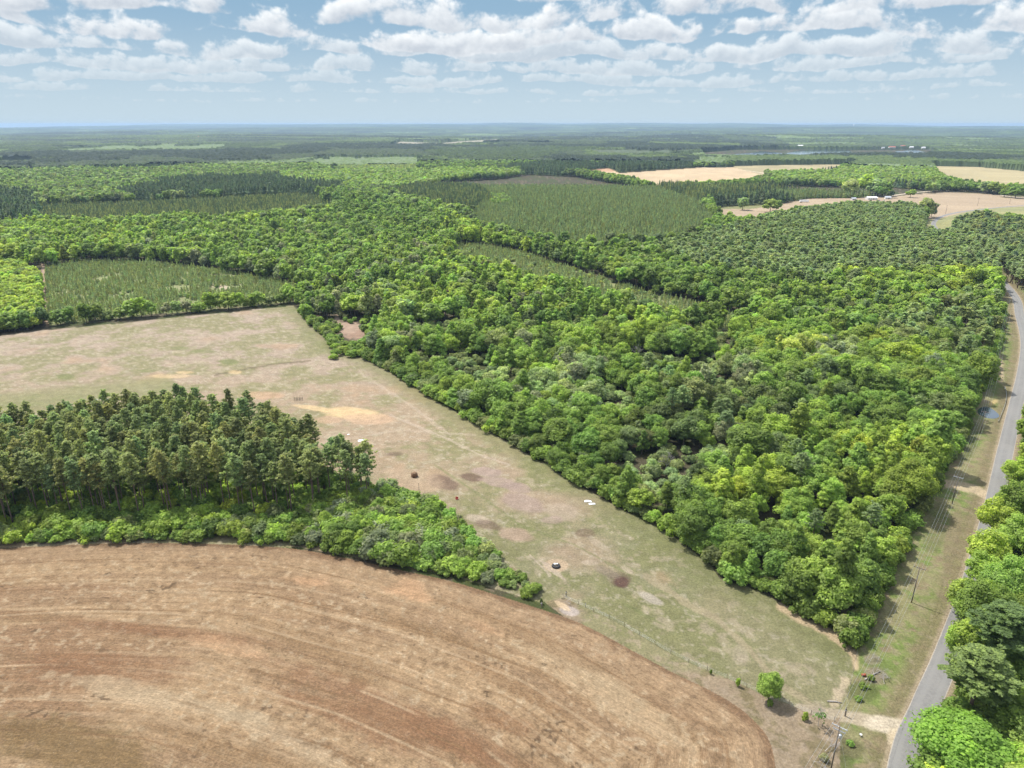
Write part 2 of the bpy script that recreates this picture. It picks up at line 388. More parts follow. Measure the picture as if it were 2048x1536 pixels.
    # driveways
    d, _ = dline(px, py, [(1600, 1418), (1660, 1428), (1720, 1437), (1770, 1450), (1800, 1462)])
    lay(sst(-(d+(n2-.5)*8), -15, -9)*.9, (.42, .35, .26)); blob(1772, 1450, 42, 17, (.58, .50, .39), .9, 10); blob(1790, 1478, 18, 22, (.55, .45, .32), .8, 0)
    d, _ = dline(px, py, [(1862, 966), (1900, 968), (1950, 978), (1985, 998)]); lay(sst(-(d+(n2-.5)*6), -11, -6)*.92, (.50, .40, .27)); blob(1925, 955, 28, 8, (.34, .28, .18), .6)
    d, _ = dline(px, py, [(1992, 700), (2000, 730), (2001, 760)]); lay(sst(-(d+(n2-.5)*10), -9, -3)*.8, (.46, .36, .25))
    blob(1985, 806, 10, 4, (.55, .42, .2), .8, -30); blob(1935, 880, 20, 40, (.10, .12, .045), .7, 15)  # sandy spot, then tree shadow on the verge put into the ground colour
    blob(1730, 1380, 30, 24, (.11, .13, .045), .75, 0); blob(1750, 1350, 25, 20, (.24, .19, .15), .7, 0, .6, 1); blob(1745, 1320, 18, 12, (.26, .2, .17), .6)
    blob(1870, 1060, 20, 50, (.17, .17, .08), .6, 10); blob(1905, 1080, 14, 60, (.22, .175, .11), .7, 12)  # first patch is tree shadow put into the ground colour, second bare soil
    blob(1640, 1500, 60, 40, (.15, .13, .075), .85, 0, .7); blob(1600, 1530, 40, 40, (.20, .155, .12), .8, 0, .6, .9); blob(1700, 1500, 30, 20, (.13, .125, .06), .8)
    blob(1690, 1530, 20, 20, (.09, .12, .035), .6)
    # the tilled field
    fm = inpoly(x, y, FIELD)*1.0
    s, al = dline(x, y, FIELD_EDGE)
    big = fbm(s/11+2, al/120, 31, 3); mid = fbm(s/3.2, al/55+4, 33, 4); fine = fbm(s/.9, al/26, 35, 3)
    b2 = fbm(x/26+4, y/26, 36, 3)
    lay(fm, (.46, .325, .21))
    lay(fm*sst(big*.45+mid*.55+.12*(b2-.5), .50, .60)*.8, (.36, .245, .16)); lay(fm*sst(big*.5+b2*.5, .56, .68)*.6, (.32, .195, .12))
    lay(fm*sst(-(mid*.6+fine*.4), -.42, -.34)*.32, (.55, .42, .30)); lay(fm*sst(fine*.6+n4*.4, .54, .68)*.5, (.27, .17, .10)); lay(fm*sst(n4, .58, .70)*sst(n1+.2*mid, .45, .7)*.38, (.22, .15, .095)); lay(fm*sst(vn(x/.8, y/.8, 51)*vn(x/5, y/5, 52), .62, .72)*.8, (.15, .10, .065)); lay(fm*sst(-n4, -.36, -.28)*.5, (.6, .49, .36))
    edge = sst(-s, -14, -2); lay(fm*edge*.5, (.40, .28, .19)); lay(fm*sst(-(s+(n2-.5)*4), -2.4, -.4)*.8, (.24, .15, .095))
    def fblob(cx, cy, rx, ry, c, k, ang=0, soft=.9):
        a = math.radians(ang); ux = (px-cx)*math.cos(a)+(py-cy)*math.sin(a); uy = -(px-cx)*math.sin(a)+(py-cy)*math.cos(a)
        q = np.hypot(ux/rx, uy/ry)+(mid-.5)*1.5+(b2-.5)*.7+(n4-.5)*.9+(n2-.5)*.8; lay(fm*sst(-q, -1-soft*.5, -1+soft*.5)*k, c)
    rd = (.27, .145, .085); bn = (.275, .175, .10); org = (.60, .38, .24)
    fblob(160, 1335, 190, 34, rd, .6, 4); fblob(300, 1260, 260, 11, rd, .6, 6); fblob(60, 1235, 90, 10, bn, .5); fblob(130, 1490, 210, 50, (.23, .155, .08), .85, 12)
    fblob(760, 1440, 190, 46, rd, .65, 22); fblob(960, 1500, 200, 30, rd, .6, 24); fblob(660, 1310, 150, 22, bn, .55, 22); fblob(850, 1260, 120, 12, bn, .6, 18)
    fblob(1000, 1440, 60, 20, (.28, .15, .085), .55, 20); fblob(340, 1400, 250, 18, (.53, .42, .30), .6, 12); fblob(560, 1470, 150, 22, (.5, .4, .29), .5, 22)
    fblob(1180, 1340, 140, 26, (.5, .385, .265), .5, 26); fblob(1250, 1400, 120, 30, (.5, .385, .265), .5, 32); fblob(620, 1165, 60, 14, org, .6, 4); fblob(820, 1178, 42, 18, org, .65, 15)
    fblob(440, 1290, 60, 16, org, .4, 10); fblob(970, 1255, 40, 10, org, .4, 20); fblob(500, 1520, 200, 24, bn, .6, 18)
    fblob(1100, 1290, 200, 14, (.31, .2, .12), .55, 24); fblob(1050, 1380, 150, 14, (.31, .19, .11), .5, 26)
    # combine tracks: thin pale arcs that follow the edge of the field
    for k_, s0 in enumerate((8.5, 17.2, 22.5, 24.3, 31, 33.2, 38, 45, 46.8, 52, 60, 62, 71, 83)):
        sw = s0+(fbm(al/70, al*0+k_, 40, 2)-.5)*3
        lay(fm*sst(-np.abs(s-sw), -.55, -.1)*.7*sst(fbm(al/30, al*0+k_*3, 44, 2), .35, .55), (.52, .39, .27) if k_ % 2 else (.27, .17, .10))
    # weedy brown strip between the field and the fence
    d, _ = dline(x, y, FENCE)
    sm = (~inpoly(x, y, FIELD))*(~inpoly(x, y, PASTURE))*inpoly(px, py, [(1070, 1190), (1140, 1200), (1680, 1435), (1680, 1640), (1500, 1640), (1300, 1330), (1150, 1250)])
    lay(sm*1.0, (.29, .225, .155)); lay(sm*sst(n2, .5, .66)*.8, (.18, .15, .08)); lay(sm*sst(n1, .5, .62)*.6, (.21, .22, .10)); lay(sm*sst(n4, .55, .7)*.5, (.34, .27, .2)); lay(sm*sst(n1, .52, .66)*.5*(px > 1480), (.12, .13, .05))
    blob(1140, 1222, 20, 9, (.42, .36, .33), .8, 10); blob(1125, 1212, 18, 5, (.6, .46, .3), .7, 30)
    # young pine blocks: grass and bare rows
    for poly in (YP3, YP1, YP2):
        m_ = inpoly(x, y, poly)*1.0
        lay(m_, (.23, .26, .115)); lay(m_*sst(n1, .45, .6)*.7, (.29, .31, .145)); lay(m_*sst(n2, .58, .7)*.6, (.34, .28, .18))
    d, _ = dline(px, py, [(86, 530), (90, 600), (94, 650)]); lay(sst(-d, -6, -2)*.8, (.46, .33, .24))
    blob(440, 573, 24, 4, (.52, .42, .32), .8, 10, .4); blob(100, 532, 12, 2.5, (.5, .4, .3), .8); lay(inpoly(x, y, YP3)*.6, (.12, .14, .07)); blob(420, 410, 45, 6, (.34, .38, .12), .9, -3)
    blob(706, 664, 30, 15, (.42, .30, .23), .9, 25, .5, 1.2); blob(712, 670, 20, 9, (.27, .17, .12), .6, 0, .6, 1.6)
    blob(675, 620, 6, 24, (.45, .34, .26), .7)
    # far fields
    st = vn((x*.5+y*.86)/9, (x*.86-y*.5)/160, 60)
    for poly, c in ((BEND_G, (.30, .30, .15)), (CLEARING, (.43, .335, .235)), (FLD1, (.55, .42, .27)), (FLD2, (.40, .34, .20)), (FLD3, (.45, .38, .22)), (FLD4, (.45, .32, .26)), (FLD5, (.36, .33, .25)), (CURVEFLD, (.33, .32, .15))):
        m_ = inpoly(x, y, poly)*1.0; lay(m_, c); lay(m_*sst(st+.3*(n3-.5), .5, .75)*.5, tuple(v*1.25 for v in c)); lay(m_*sst(n3, .5, .7)*.35, tuple(v*.78 for v in c))
    blob(1205, 340, 28, 4, (.52, .30, .18), .8)
    m_ = inpoly(x, y, W([(1430, 410), (1560, 404), (1560, 410), (1500, 418), (1440, 418)])); lay(m_*.9, (.22, .23, .10))
    fmm = fm[..., None]; C = C*(1-fmm)*np.array((.655, .65, .62))+C*fmm*np.array((.50, .485, .425))
    nearp = (pm*sst(py, 850, 1150))[..., None]; C = C*(1-nearp*.14)
    return np.clip(C, .01, .8), s*fm+(1-fm)*(x*.3), al*fm+(1-fm)*y*.3, fm

# ground: one disc sheet, finest ahead of the drone
az = np.concatenate([np.linspace(-180, -64, 24, endpoint=False), np.linspace(-64, -44, 60, endpoint=False),
                     np.linspace(-44, 44, 900, endpoint=False), np.linspace(44, 64, 60, endpoint=False), np.linspace(64, 180, 24)])
rr = [1.0, 30.0, 60.0]
while rr[-1] < 110: rr.append(rr[-1]*1.006)
while rr[-1] < 330: rr.append(rr[-1]*1.0023)
while rr[-1] < 1500: rr.append(rr[-1]*1.0052)
while rr[-1] < 31000: rr.append(rr[-1]*1.025)
rr = np.array(rr); A_, R_ = np.meshgrid(np.radians(az), rr)
X = R_*np.sin(A_); Y = R_*np.cos(A_); Z = terrain(X, Y)
Z = Z-sst(R_, 29500, 31000)*120
Cc, fs, fa, fmask = gcolour(X.ravel(), Y.ravel())
nr, na = X.shape
I = np.arange(nr*na).reshape(nr, na)
Q = np.stack([I[:-1, :-1], I[:-1, 1:], I[1:, 1:], I[1:, :-1]], -1).reshape(-1, 4)[:, ::-1]
m, N = mat_new('earth')
a = N.n('ShaderNodeAttribute', attribute_name='gcol'); fl = N.n('ShaderNodeAttribute', attribute_name='flow'); fa_ = N.n('ShaderNodeAttribute', attribute_name='till')
geo = N.n('ShaderNodeNewGeometry')
nz1 = N.noise(geo.outputs['Position'], 1.7, 6, .75); nz2 = N.noise(geo.outputs['Position'], .28, 4, .6)
mp = N.n('ShaderNodeMapping'); N.put(mp.inputs[0], fl.outputs['Vector']); mp.inputs['Scale'].default_value = (4.2, .55, 1)
nz3 = N.noise(mp.outputs[0], 1.0, 4, .65)
f1 = N.ss(nz1, .30, .72, .70, 1.28); f2 = N.ss(nz2, .3, .7, .88, 1.12)
f3 = N.m('ADD', N.m('MULTIPLY', N.m('SUBTRACT', N.ss(nz3, .3, .7, .80, 1.2), 1.0), fa_.outputs['Fac']), 1.0)
fsp = N.n('ShaderNodeSeparateXYZ'); N.put(fsp.inputs[0], fl.outputs['Vector'])
rows_ = N.m('SINE', N.m('ADD', N.m('MULTIPLY', fsp.outputs[0], 4.1), N.m('MULTIPLY', nz2, 2.5)))
f4 = N.m('ADD', 1.0, N.m('MULTIPLY', N.m('MULTIPLY', rows_, fa_.outputs['Fac']), N.ss(nz2, .3, .7, .015, .07)))
ff = N.m('MULTIPLY', N.m('MULTIPLY', N.m('MULTIPLY', f1, f2), f3), f4)
cc = N.mix(1.0, a.outputs['Color'], N.vec(ff, ff, ff), 'MULTIPLY')
spk = N.noise(geo.outputs['Position'], 2.3, 2, .5)
cc = N.mix(N.ss(spk, .66, .76, 0, .55), cc, N.mix(1.0, cc, (.45, .42, .38, 1), 'MULTIPLY'))
cc = N.mix(N.ss(spk, .32, .24, 0, .35), cc, (.40, .33, .24, 1))
bp = N.n('ShaderNodeBump'); bp.inputs['Strength'].default_value = .8; bp.inputs['Distance'].default_value = .35; N.put(bp.inputs['Height'], nz1)
finish(m, N, prin(N, cc, .95, 0, .1, bp.outputs[0]))
gm = mesh_np('ground', np.stack([X, Y, Z], -1), Q, m, vattr={'gcol': Cc, 'flow': np.stack([fs, fa, fs*0], -1), 'till': fmask}, smooth_=True)
tag(link('ground', gm), kind='structure')

# ------------------------------------------------------------------ road
def strip(name, line, hw, mat, z=.03, off=0.0, kind='structure'):
    L = np.array(line, float); d = np.gradient(L, axis=0); d /= np.linalg.norm(d, axis=1)[:, None]; nrm = np.stack([d[:, 1], -d[:, 0]], 1)
    a = L+nrm*(off-hw); b = L+nrm*(off+hw); n = len(L)
    al = np.concatenate([[0], np.cumsum(np.linalg.norm(np.diff(L, axis=0), axis=1))])
    V = np.concatenate([np.c_[a, np.full(n, z)], np.c_[b, np.full(n, z)]])
    Q = [(i, i+n, i+1+n, i+1) for i in range(n-1)]
    fl = np.concatenate([np.c_[np.full(n, -hw), al, al*0], np.c_[np.full(n, hw), al, al*0]])
    o = link(name, mesh_np(name, V, Q, mat, vattr={'flow': fl})); return tag(o, kind=kind)
m, N = mat_new('asphalt'); fl = N.n('ShaderNodeAttribute', attribute_name='flow'); sp_ = N.n('ShaderNodeSeparateXYZ'); N.put(sp_.inputs[0], fl.outputs['Vector'])
g1 = N.n('ShaderNodeNewGeometry'); q1 = N.noise(g1.outputs['Position'], 1.5, 5, .7); q2 = N.noise(g1.outputs['Position'], .12, 3, .6)
wheel = N.m('ABSOLUTE', N.m('SUBTRACT', N.m('ABSOLUTE', sp_.outputs[0]), 1.3))
base = N.mix(N.ss(wheel, .2, .7), (.16, .156, .147, 1), (.135, .131, .124, 1))
base = N.mix(N.ss(q1, .35, .7), base, (.175, .17, .158, 1)); base = N.mix(N.ss(q2, .4, .62, 0, .5), base, (.185, .176, .162, 1))
edge = N.m('ADD', N.m('ABSOLUTE', sp_.outputs[0]), N.m('MULTIPLY', q1, .5))
base = N.mix(N.ss(edge, 2.72, 2.95, 0, .85), base, (.30, .26, .21, 1))
M_asph = finish(m, N, prin(N, base, .85, 0, .3))
strip('road', ROAD_C, ROADW, M_asph, .03)
# farm lane and sandy lanes far off
M_sand = paint('sand_lane', (.52, .43, .33), .95, var=.25, scale=.1)
strip('lane', smooth(W([(2160, 402), (2048, 396), (1960, 385), (1900, 381), (1840, 384), (1760, 394), (1705, 396)]), 6), 2.6, M_sand, .04)
strip('lane', smooth(W([(1420, 421), (1440, 432), (1478, 447)]), 6), 2.5, M_sand, .04)
strip('lane', smooth(W([(1555, 352), (1530, 347), (1490, 341), (1430, 338), (1405, 335)]), 6), 2.6, M_sand, .05)
# water
m, N = mat_new('water'); g1 = N.n('ShaderNodeNewGeometry'); bw = N.n('ShaderNodeBump'); bw.inputs['Strength'].default_value = .25; bw.inputs['Distance'].default_value = .05
N.put(bw.inputs['Height'], N.noise(g1.outputs['Position'], 2.0, 3, .5))
M_water = finish(m, N, prin(N, (.03, .045, .055, 1), .08, 0, .9, bw.outputs[0]))
def flat(name, pts, z, mat, kind='structure'):
    me = bpy.data.meshes.new(name); me.from_pydata([(a, b, z) for a, b in pts], [], [tuple(range(len(pts)))]); me.update(); me.materials.append(mat)
    n_ = me.polygons[0].normal
    if n_.z < 0: me.flip_normals()
    return tag(link(name, me), kind=kind)
flat('puddle', smooth(W([(1954, 822), (1962, 815), (1976, 814), (1990, 822), (1999, 832), (1990, 837), (1974, 836), (1958, 829), (1954, 822)]), 4)[:-1], .03, M_water)
flat('lake', LAKE, .6, M_water); flat('lake', LAKE2, .6, M_water)

# ------------------------------------------------------------------ tree builders
def leaf_quads(C, Nn, size, rng, aspect=1.0, bend=.0):
    """quads centred on C facing Nn"""
    n = len(C); t = rng.normal(size=(n, 3)); t -= (t*Nn).sum(1)[:, None]*Nn; t /= np.linalg.norm(t, axis=1)[:, None]+1e-9
    b = np.cross(Nn, t); s = (size*rng.uniform(.65, 1.35, n))[:, None] if np.isscalar(size) else size[:, None]
    a = t*s*.5; c = b*s*.5*aspect
    V = np.stack([C-a-c*.6, C+a*.7-c, C+a+c*.7, C-a*.6+c], 1)
    return V.reshape(-1, 3), np.arange(n*4).reshape(-1, 4)
def ball_dirs(n, rng):
    d = rng.normal(size=(n, 3)); return d/np.linalg.norm(d, axis=1)[:, None]
def crown_broad(seed, Rr, Hh, z0, nl, nleaf, size, shape='round', sparse=0.0):
    """crown of many rounded leaf clumps on an uneven shell; z0 = underside height, Hh = crown height"""
    rng = np.random.default_rng(seed); V = []; L = []
    d = ball_dirs(nl*3, rng); d = d[d[:, 2] > -.45][:nl]; nl = len(d)
    ga = np.arange(nl)*2.39996; zz = 1-1.40*(np.arange(nl)+.5)/nl
    base = np.stack([np.cos(ga)*np.sqrt(1-zz*zz), np.sin(ga)*np.sqrt(1-zz*zz), zz], 1)
    d = base+rng.normal(size=(nl, 3))*.20; d /= np.linalg.norm(d, axis=1)[:, None]
    ph = rng.uniform(0, 6.28, 3); az_ = np.arctan2(d[:, 1], d[:, 0])
    k = .84+.13*np.sin(az_*2+ph[0])+.10*np.sin(az_*3+ph[1]+d[:, 2]*2)+rng.uniform(-.24, .20, nl)
    if shape == 'cone':
        zf = np.clip((d[:, 2]+.4)/1.4, 0, 1); prof = (1.05-zf)**.7
        cx = np.stack([np.cos(az_)*Rr*prof*k*.8, np.sin(az_)*Rr*prof*k*.8, z0+Hh*zf], 1); lr = Rr*(.18+.30*prof)*rng.uniform(.7, 1.15, nl)
    else:
        cx = np.stack([d[:, 0]*Rr*.74*k, d[:, 1]*Rr*.74*k, z0+Hh*.42+d[:, 2]*Hh*.46*k], 1); lr = Rr*rng.uniform(.16, .36, nl)**1.0*(34/max(nl, 20))**.35
    nin = max(2, nl//5)                                      # a few clumps inside close the crown
    cin = np.stack([rng.normal(size=nin)*Rr*.28, rng.normal(size=nin)*Rr*.28, z0+Hh*rng.uniform(.25, .65, nin)], 1)
    cx = np.concatenate([cx, cin]); lr = np.concatenate([lr, np.full(nin, Rr*.4)]); d = np.concatenate([d, ball_dirs(nin, rng)])
    w_ = lr**2; cnt = np.maximum(8, (nleaf*w_/w_.sum()).astype(int)); cen = np.array([0, 0, z0+Hh*.35])
    for c, r_, k_, dd in zip(cx, lr, cnt, d):
        q = ball_dirs(k_, rng); keep = (q@(dd*.8+np.array([0, 0, .5]))) > -.55; q = q[keep]
        rad = r_*np.where(rng.random(len(q)) < .16, rng.uniform(.9, 1.38, len(q)), rng.uniform(.60, 1.06, len(q))); pos = c+q*rad[:, None]*np.array([1.05, 1.05, .82])
        nn = q*.85+ball_dirs(len(q), rng)*.5+np.array([0, 0, .45]); nn /= np.linalg.norm(nn, axis=1)[:, None]
        v, _ = leaf_quads(pos, nn, size, rng, .8); V.append(v)
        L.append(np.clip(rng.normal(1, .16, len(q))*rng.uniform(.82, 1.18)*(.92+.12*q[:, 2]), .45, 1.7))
    V = np.concatenate(V); L = np.concatenate(L)
    return V, np.arange(len(V)).reshape(-1, 4), L
def crown_pine(seed, z0, Hh, Rr, nb, nt_, per, size, droop=.1):
    """long-needled pine: tufts at the ends of up-curved boughs"""
    rng = np.random.default_rng(seed); C = []; D = []; bz = []; B = []
    for i in range(nb):
        f = (i+.5)/nb; z = z0+Hh*(f**.9)*.93; a = i*2.39996+rng.uniform(-.5, .5)
        prof = (.55+.75*math.sin(math.pi*min(1, f*1.05+.12))**.8)*(1-f*.38)*rng.uniform(.6, 1.12); r = Rr*prof*.82
        up = .10+.35*f; st = np.array([0, 0, z]); en = np.array([math.cos(a)*r, math.sin(a)*r, z+r*up+rng.uniform(-.3, .3)])
        B.append((st, en))
        for j in range(nt_):
            t = rng.uniform(.35, 1.05); p = st+(en-st)*t+rng.normal(size=3)*np.array([.38, .38, .22])*Rr*.32
            C.append(p)
    for j in range(max(3, nb//5)):
        C.append(np.array([rng.normal()*.25, rng.normal()*.25, z0+Hh*rng.uniform(.86, 1.0)]))
    C = np.array(C); n = len(C)
    q = ball_dirs(n*per, rng); q[:, 2] = np.abs(q[:, 2])*.9-.2; q /= np.linalg.norm(q, axis=1)[:, None]
    cc_ = np.repeat(C, per, 0); pos = cc_+q*(size*.85)*rng.uniform(.3, 1.1, (n*per, 1))
    nn = q*.5+ball_dirs(n*per, rng)*.65+np.array([0, 0, .55]); nn /= np.linalg.norm(nn, axis=1)[:, None]
    v, f_ = leaf_quads(pos, nn, size, rng, .42)
    L = np.clip(rng.normal(1, .2, n*per)*np.repeat(rng.uniform(.78, 1.22, n), per), .4, 1.7)
    return v, f_, L, B
def crown_young(seed, Hh, Rr, nq, size):
    """young plantation pine: loose pointed cone of whorls"""
    rng = np.random.default_rng(seed); f = rng.uniform(0, 1, nq)**1.25; a = rng.integers(0, 6, nq)*1.047+np.round(f*7)*.5+rng.normal(size=nq)*.35
    r = Rr*(1-f)**.8*rng.uniform(.15, 1.0, nq)**.6*(.8+.3*np.cos(np.round(f*7)*2.2)); z = Hh*(.10+.90*f)+r*.25
    pos = np.stack([np.cos(a)*r, np.sin(a)*r, z+rng.normal(size=nq)*.12], 1)
    nn = np.stack([np.cos(a), np.sin(a), np.full(nq, .6)], 1)+ball_dirs(nq, rng)*.9; nn /= np.linalg.norm(nn, axis=1)[:, None]
    v, f_ = leaf_quads(pos, nn, size*(1-f*.35)*rng.uniform(.7, 1.3, nq), rng, .6)
    return v, f_, np.clip(rng.normal(1, .2, nq), .5, 1.6)
def trunk_mb(Ht, r, seed, boughs=None, lean=.0, nb=5, reach=2.5, zb=.35):
    rng = np.random.default_rng(seed); b = MB(); pts = []; 
    for i in range(6):
        f = i/5; pts.append((math.sin(f*3+seed)*lean*Ht*.02+lean*f, math.cos(f*2+seed)*lean*Ht*.02, -.3+(Ht+.3)*f))
    b.tube(pts, [r*(1.25 if i == 0 else 1)*(1-.8*i/5) for i in range(6)], 6)
    if boughs is None:
        boughs = []
        for i in range(nb):
            a = i*2.4+rng.uniform(-.4, .4); z = Ht*(zb+(.9-zb)*i/nb); q = reach*rng.uniform(.6, 1.1)
            boughs.append((np.array([0, 0, z]), np.array([math.cos(a)*q, math.sin(a)*q, z+q*rng.uniform(.4, .9)])))
    for st, en in boughs:
        mid = st+(en-st)*.55+np.array([0, 0, -.12]); rb = r*.28
        b.tube([st, mid, en], [rb, rb*.6, rb*.25], 4, False)
    return b
def mk(name, V, Q, L, mat): return mesh_np(name, V, Q, mat, fattr={'leaf': L})
def mb_mesh(b, name, mat):
    V = np.concatenate(b.V); Q = np.concatenate(b.Q); me = bpy.data.meshes.new(name)
    me.from_pydata(V.tolist(), [], [tuple(dict.fromkeys(q)) for q in Q.tolist()]); me.polygons.foreach_set('use_smooth', [True]*len(Q)); me.update(); me.materials.append(mat); return me

# prototypes: unit sizes in metres, (crown mesh, trunk mesh)
PR = {}
def broad_set(key, n, nl, nleaf, size, seed0, Rr=4.6, Hh=10.6, z0=2.0, Ht=10, shape='round'):
    PR[key] = []
    for i in range(n):
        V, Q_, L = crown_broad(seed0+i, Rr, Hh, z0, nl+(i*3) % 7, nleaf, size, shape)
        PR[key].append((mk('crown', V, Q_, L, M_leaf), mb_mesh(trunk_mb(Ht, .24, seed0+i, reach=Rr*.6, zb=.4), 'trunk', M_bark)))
broad_set('oak_hi', 4, 60, 42000, .26, 10); broad_set('oak', 7, 48, 10500, .42, 20); oaks_ = PR['oak']; broad_set('oak', 3, 80, 9500, .44, 32, 4.3, 11.2); PR['oak'] = oaks_+PR['oak']; broad_set('oak_lo', 5, 20, 1300, 1.15, 40)
broad_set('pop', 4, 30, 6500, .46, 60, 3.0, 10.5, 3.5, 12, 'cone'); broad_set('pop_lo', 3, 18, 1000, 1.05, 70, 3.0, 10.5, 3.5, 12, 'cone')
broad_set('bush', 6, 18, 2800, .32, 80, 2.0, 2.9, 0.05, 1.5); broad_set('bush_lo', 4, 10, 420, .75, 90, 2.0, 2.9, 0.05, 1.5)
for key, n, nb, ntf, per, size, s0 in (('pine', 7, 30, 10, 17, .46, 100), ('pine_hi', 2, 44, 20, 34, .38, 120), ('pine_lo', 4, 16, 5, 9, 1.15, 130)):
    PR[key] = []
    for i in range(n):
        V, Q_, L, B = crown_pine(s0+i, 12.0, 10.5, 3.3, nb, ntf, per, size)
        PR[key].append((mk('crown', V, Q_, L, M_needle), mb_mesh(trunk_mb(22, .23, s0+i, B[::2], .25), 'trunk', M_pbark)))
PR['young'] = [(mk('crown', *crown_young(150+i, 4.0, 1.25, 170, .55), M_needle), mb_mesh(trunk_mb(3.4, .07, 150+i, []), 'trunk', M_pbark)) for i in range(4)]
PR['plant'] = [(mk('crown', *crown_young(160+i, 13.5, 2.3, 260, 1.15), M_needle), None) for i in range(4)]
def bare_mesh(seed, Ht, reach, depth=4):
    rng = np.random.default_rng(seed); b = MB()
    def grow(p, d, L_, r_, k):
        q = p+d*L_; b.tube([p, q], [r_, r_*.65], 4, False)
        if k == 0: return
        for j in range(3):
            nd = d+ball_dirs(1, rng)[0]*.75+np.array([0, 0, .12]); nd /= np.linalg.norm(nd); grow(q-d*L_*rng.uniform(0, .4), nd, L_*rng.uniform(.6, .8), r_*.6, k-1)
    grow(np.array([0, 0, -.2]), np.array([.05, .03, 1.0]), Ht*.36, .14, depth); return mb_mesh(b, 'branches', M_dead)
PR['bare'] = [bare_mesh(170+i, 9, 3, 5) for i in range(2)]

PAL = {'lime': (.38, .47, .075), 'bright': (.30, .405, .075), 'mid': (.25, .355, .075), 'deep': (.195, .285, .058), 'dark': (.155, .21, .07),
       'olive': (.24, .29, .11), 'grey': (.30, .335, .19), 'yellow': (.43, .48, .12), 'pale': (.35, .43, .18), 'pine': (.30, .33, .135), 'pined_shade': (.14, .19, .105), 'pineg': (.27, .345, .145),  # the darkest pine tint also stands in for cloud shade on woods
       'roadpine': (.20, .27, .085), 'plant': (.28, .345, .18), 'plantg': (.32, .385, .19)}
MIX = {'lime': [('lime', 5), ('bright', 3), ('mid', 1)], 'bright': [('bright', 5), ('lime', 1.5), ('mid', 3), ('olive', .5)], 'mid': [('mid', 6), ('bright', 2), ('deep', 2), ('olive', .8), ('grey', .4)],
       'deep': [('deep', 6), ('mid', 2)], 'dark': [('dark', 5), ('deep', 3), ('olive', .8)], 'pale': [('pale', 4), ('bright', 2), ('grey', 1), ('mid', 2)], 'yellow': [('yellow', 3), ('bright', 3), ('pale', 2), ('grey', 1), ('olive', 1)],
       'olive': [('olive', 4), ('mid', 2), ('pine', 3)]}
ANCH = [(60, 560, 'lime'), (30, 650, 'dark'), (200, 490, 'bright'), (400, 480, 'mid'), (600, 470, 'mid'), (150, 450, 'bright'), (450, 440, 'bright'), (720, 450, 'deep'), (790, 500, 'mid'), (850, 440, 'deep'),
    (950, 440, 'lime'), (600, 550, 'mid'), (740, 620, 'pale'), (850, 600, 'bright'), (980, 600, 'bright'), (1100, 640, 'mid'), (1250, 655, 'bright'), (1350, 690, 'mid'), (1450, 660, 'mid'), (1450, 725, 'yellow'),
    (1560, 690, 'bright'), (1660, 690, 'yellow'), (1800, 700, 'bright'), (1760, 800, 'deep'), (1850, 760, 'mid'), (1560, 800, 'dark'), (1400, 780, 'olive'), (1280, 760, 'mid'), (1120, 750, 'pale'), (1000, 800, 'mid'), (1080, 840, 'deep'),  # deep and dark entries right of centre put cloud shade into tree colour
    (1180, 880, 'deep'), (1350, 860, 'dark'), (1450, 880, 'mid'), (1500, 930, 'lime'), (1700, 970, 'lime'), (1620, 880, 'bright'), (1630, 1020, 'bright'), (1850, 900, 'lime'), (1400, 1050, 'deep'), (1250, 940, 'mid'),
    (1500, 1090, 'deep'), (1680, 1130, 'mid'), (1800, 1060, 'mid'), (1640, 1200, 'deep'), (1150, 490, 'mid'), (1400, 530, 'deep'), (1550, 560, 'mid'), (1750, 600, 'bright'), (1930, 570, 'bright'), (1860, 660, 'olive'),
    (1950, 640, 'olive'), (1700, 640, 'mid'), (950, 660, 'mid'), (1050, 720, 'pale'), (900, 720, 'mid'), (800, 740, 'mid'), (620, 650, 'mid'), (250, 630, 'deep'), (450, 610, 'deep'), (300, 560, 'mid'), (100, 630, 'mid')]
def mixcol(rng, kind, x=0.0, y=0.0):
    """species grow in patches: the draw follows a slow noise over the ground"""
    ks, ws = zip(*sorted(MIX[kind], key=lambda q: sum(PAL[q[0]]))); c = np.cumsum(ws)/sum(ws)
    u = min(.999, max(0, .5+(vn(x/17, y/17, 301)-.5)*1.15+(rng.random()-.5)*.42)); return ks[int(np.searchsorted(c, u))]
def anchor(px, py):
    return min(ANCH, key=lambda a_: (a_[0]-px)**2+((a_[1]-py)*1.8)**2)[2]
def vary(c, rng, k=.16):
    b = rng.normal(1, k); t = float(np.clip(rng.normal(0, .035), -.07, .07)); return (max(.01, c[0]*b*(1+t*1.6)), max(.015, c[1]*b), max(.008, c[2]*b*(1-t)))
def hexpts(poly, d, rng, jit=.42):
    p = np.array(poly); x0, y0 = p[:, 0].min(), p[:, 1].min(); x1, y1 = p[:, 0].max(), p[:, 1].max()
    xs = np.arange(x0, x1, d); ys = np.arange(y0, y1, d*.866); X_, Y_ = np.meshgrid(xs, ys); X_ = X_+(np.arange(len(ys)) % 2)[:, None]*d*.5
    X_ = X_+rng.uniform(-jit, jit, X_.shape)*d; Y_ = Y_+rng.uniform(-jit, jit, X_.shape)*d
    X_, Y_ = X_.ravel(), Y_.ravel(); k = inpoly(X_, Y_, poly); return X_[k], Y_[k]
def infan(x, y, m=140):
    px, py, dep = P(x, y, 0); return (px > -m) & (px < 2048+m) & (dep > 20)

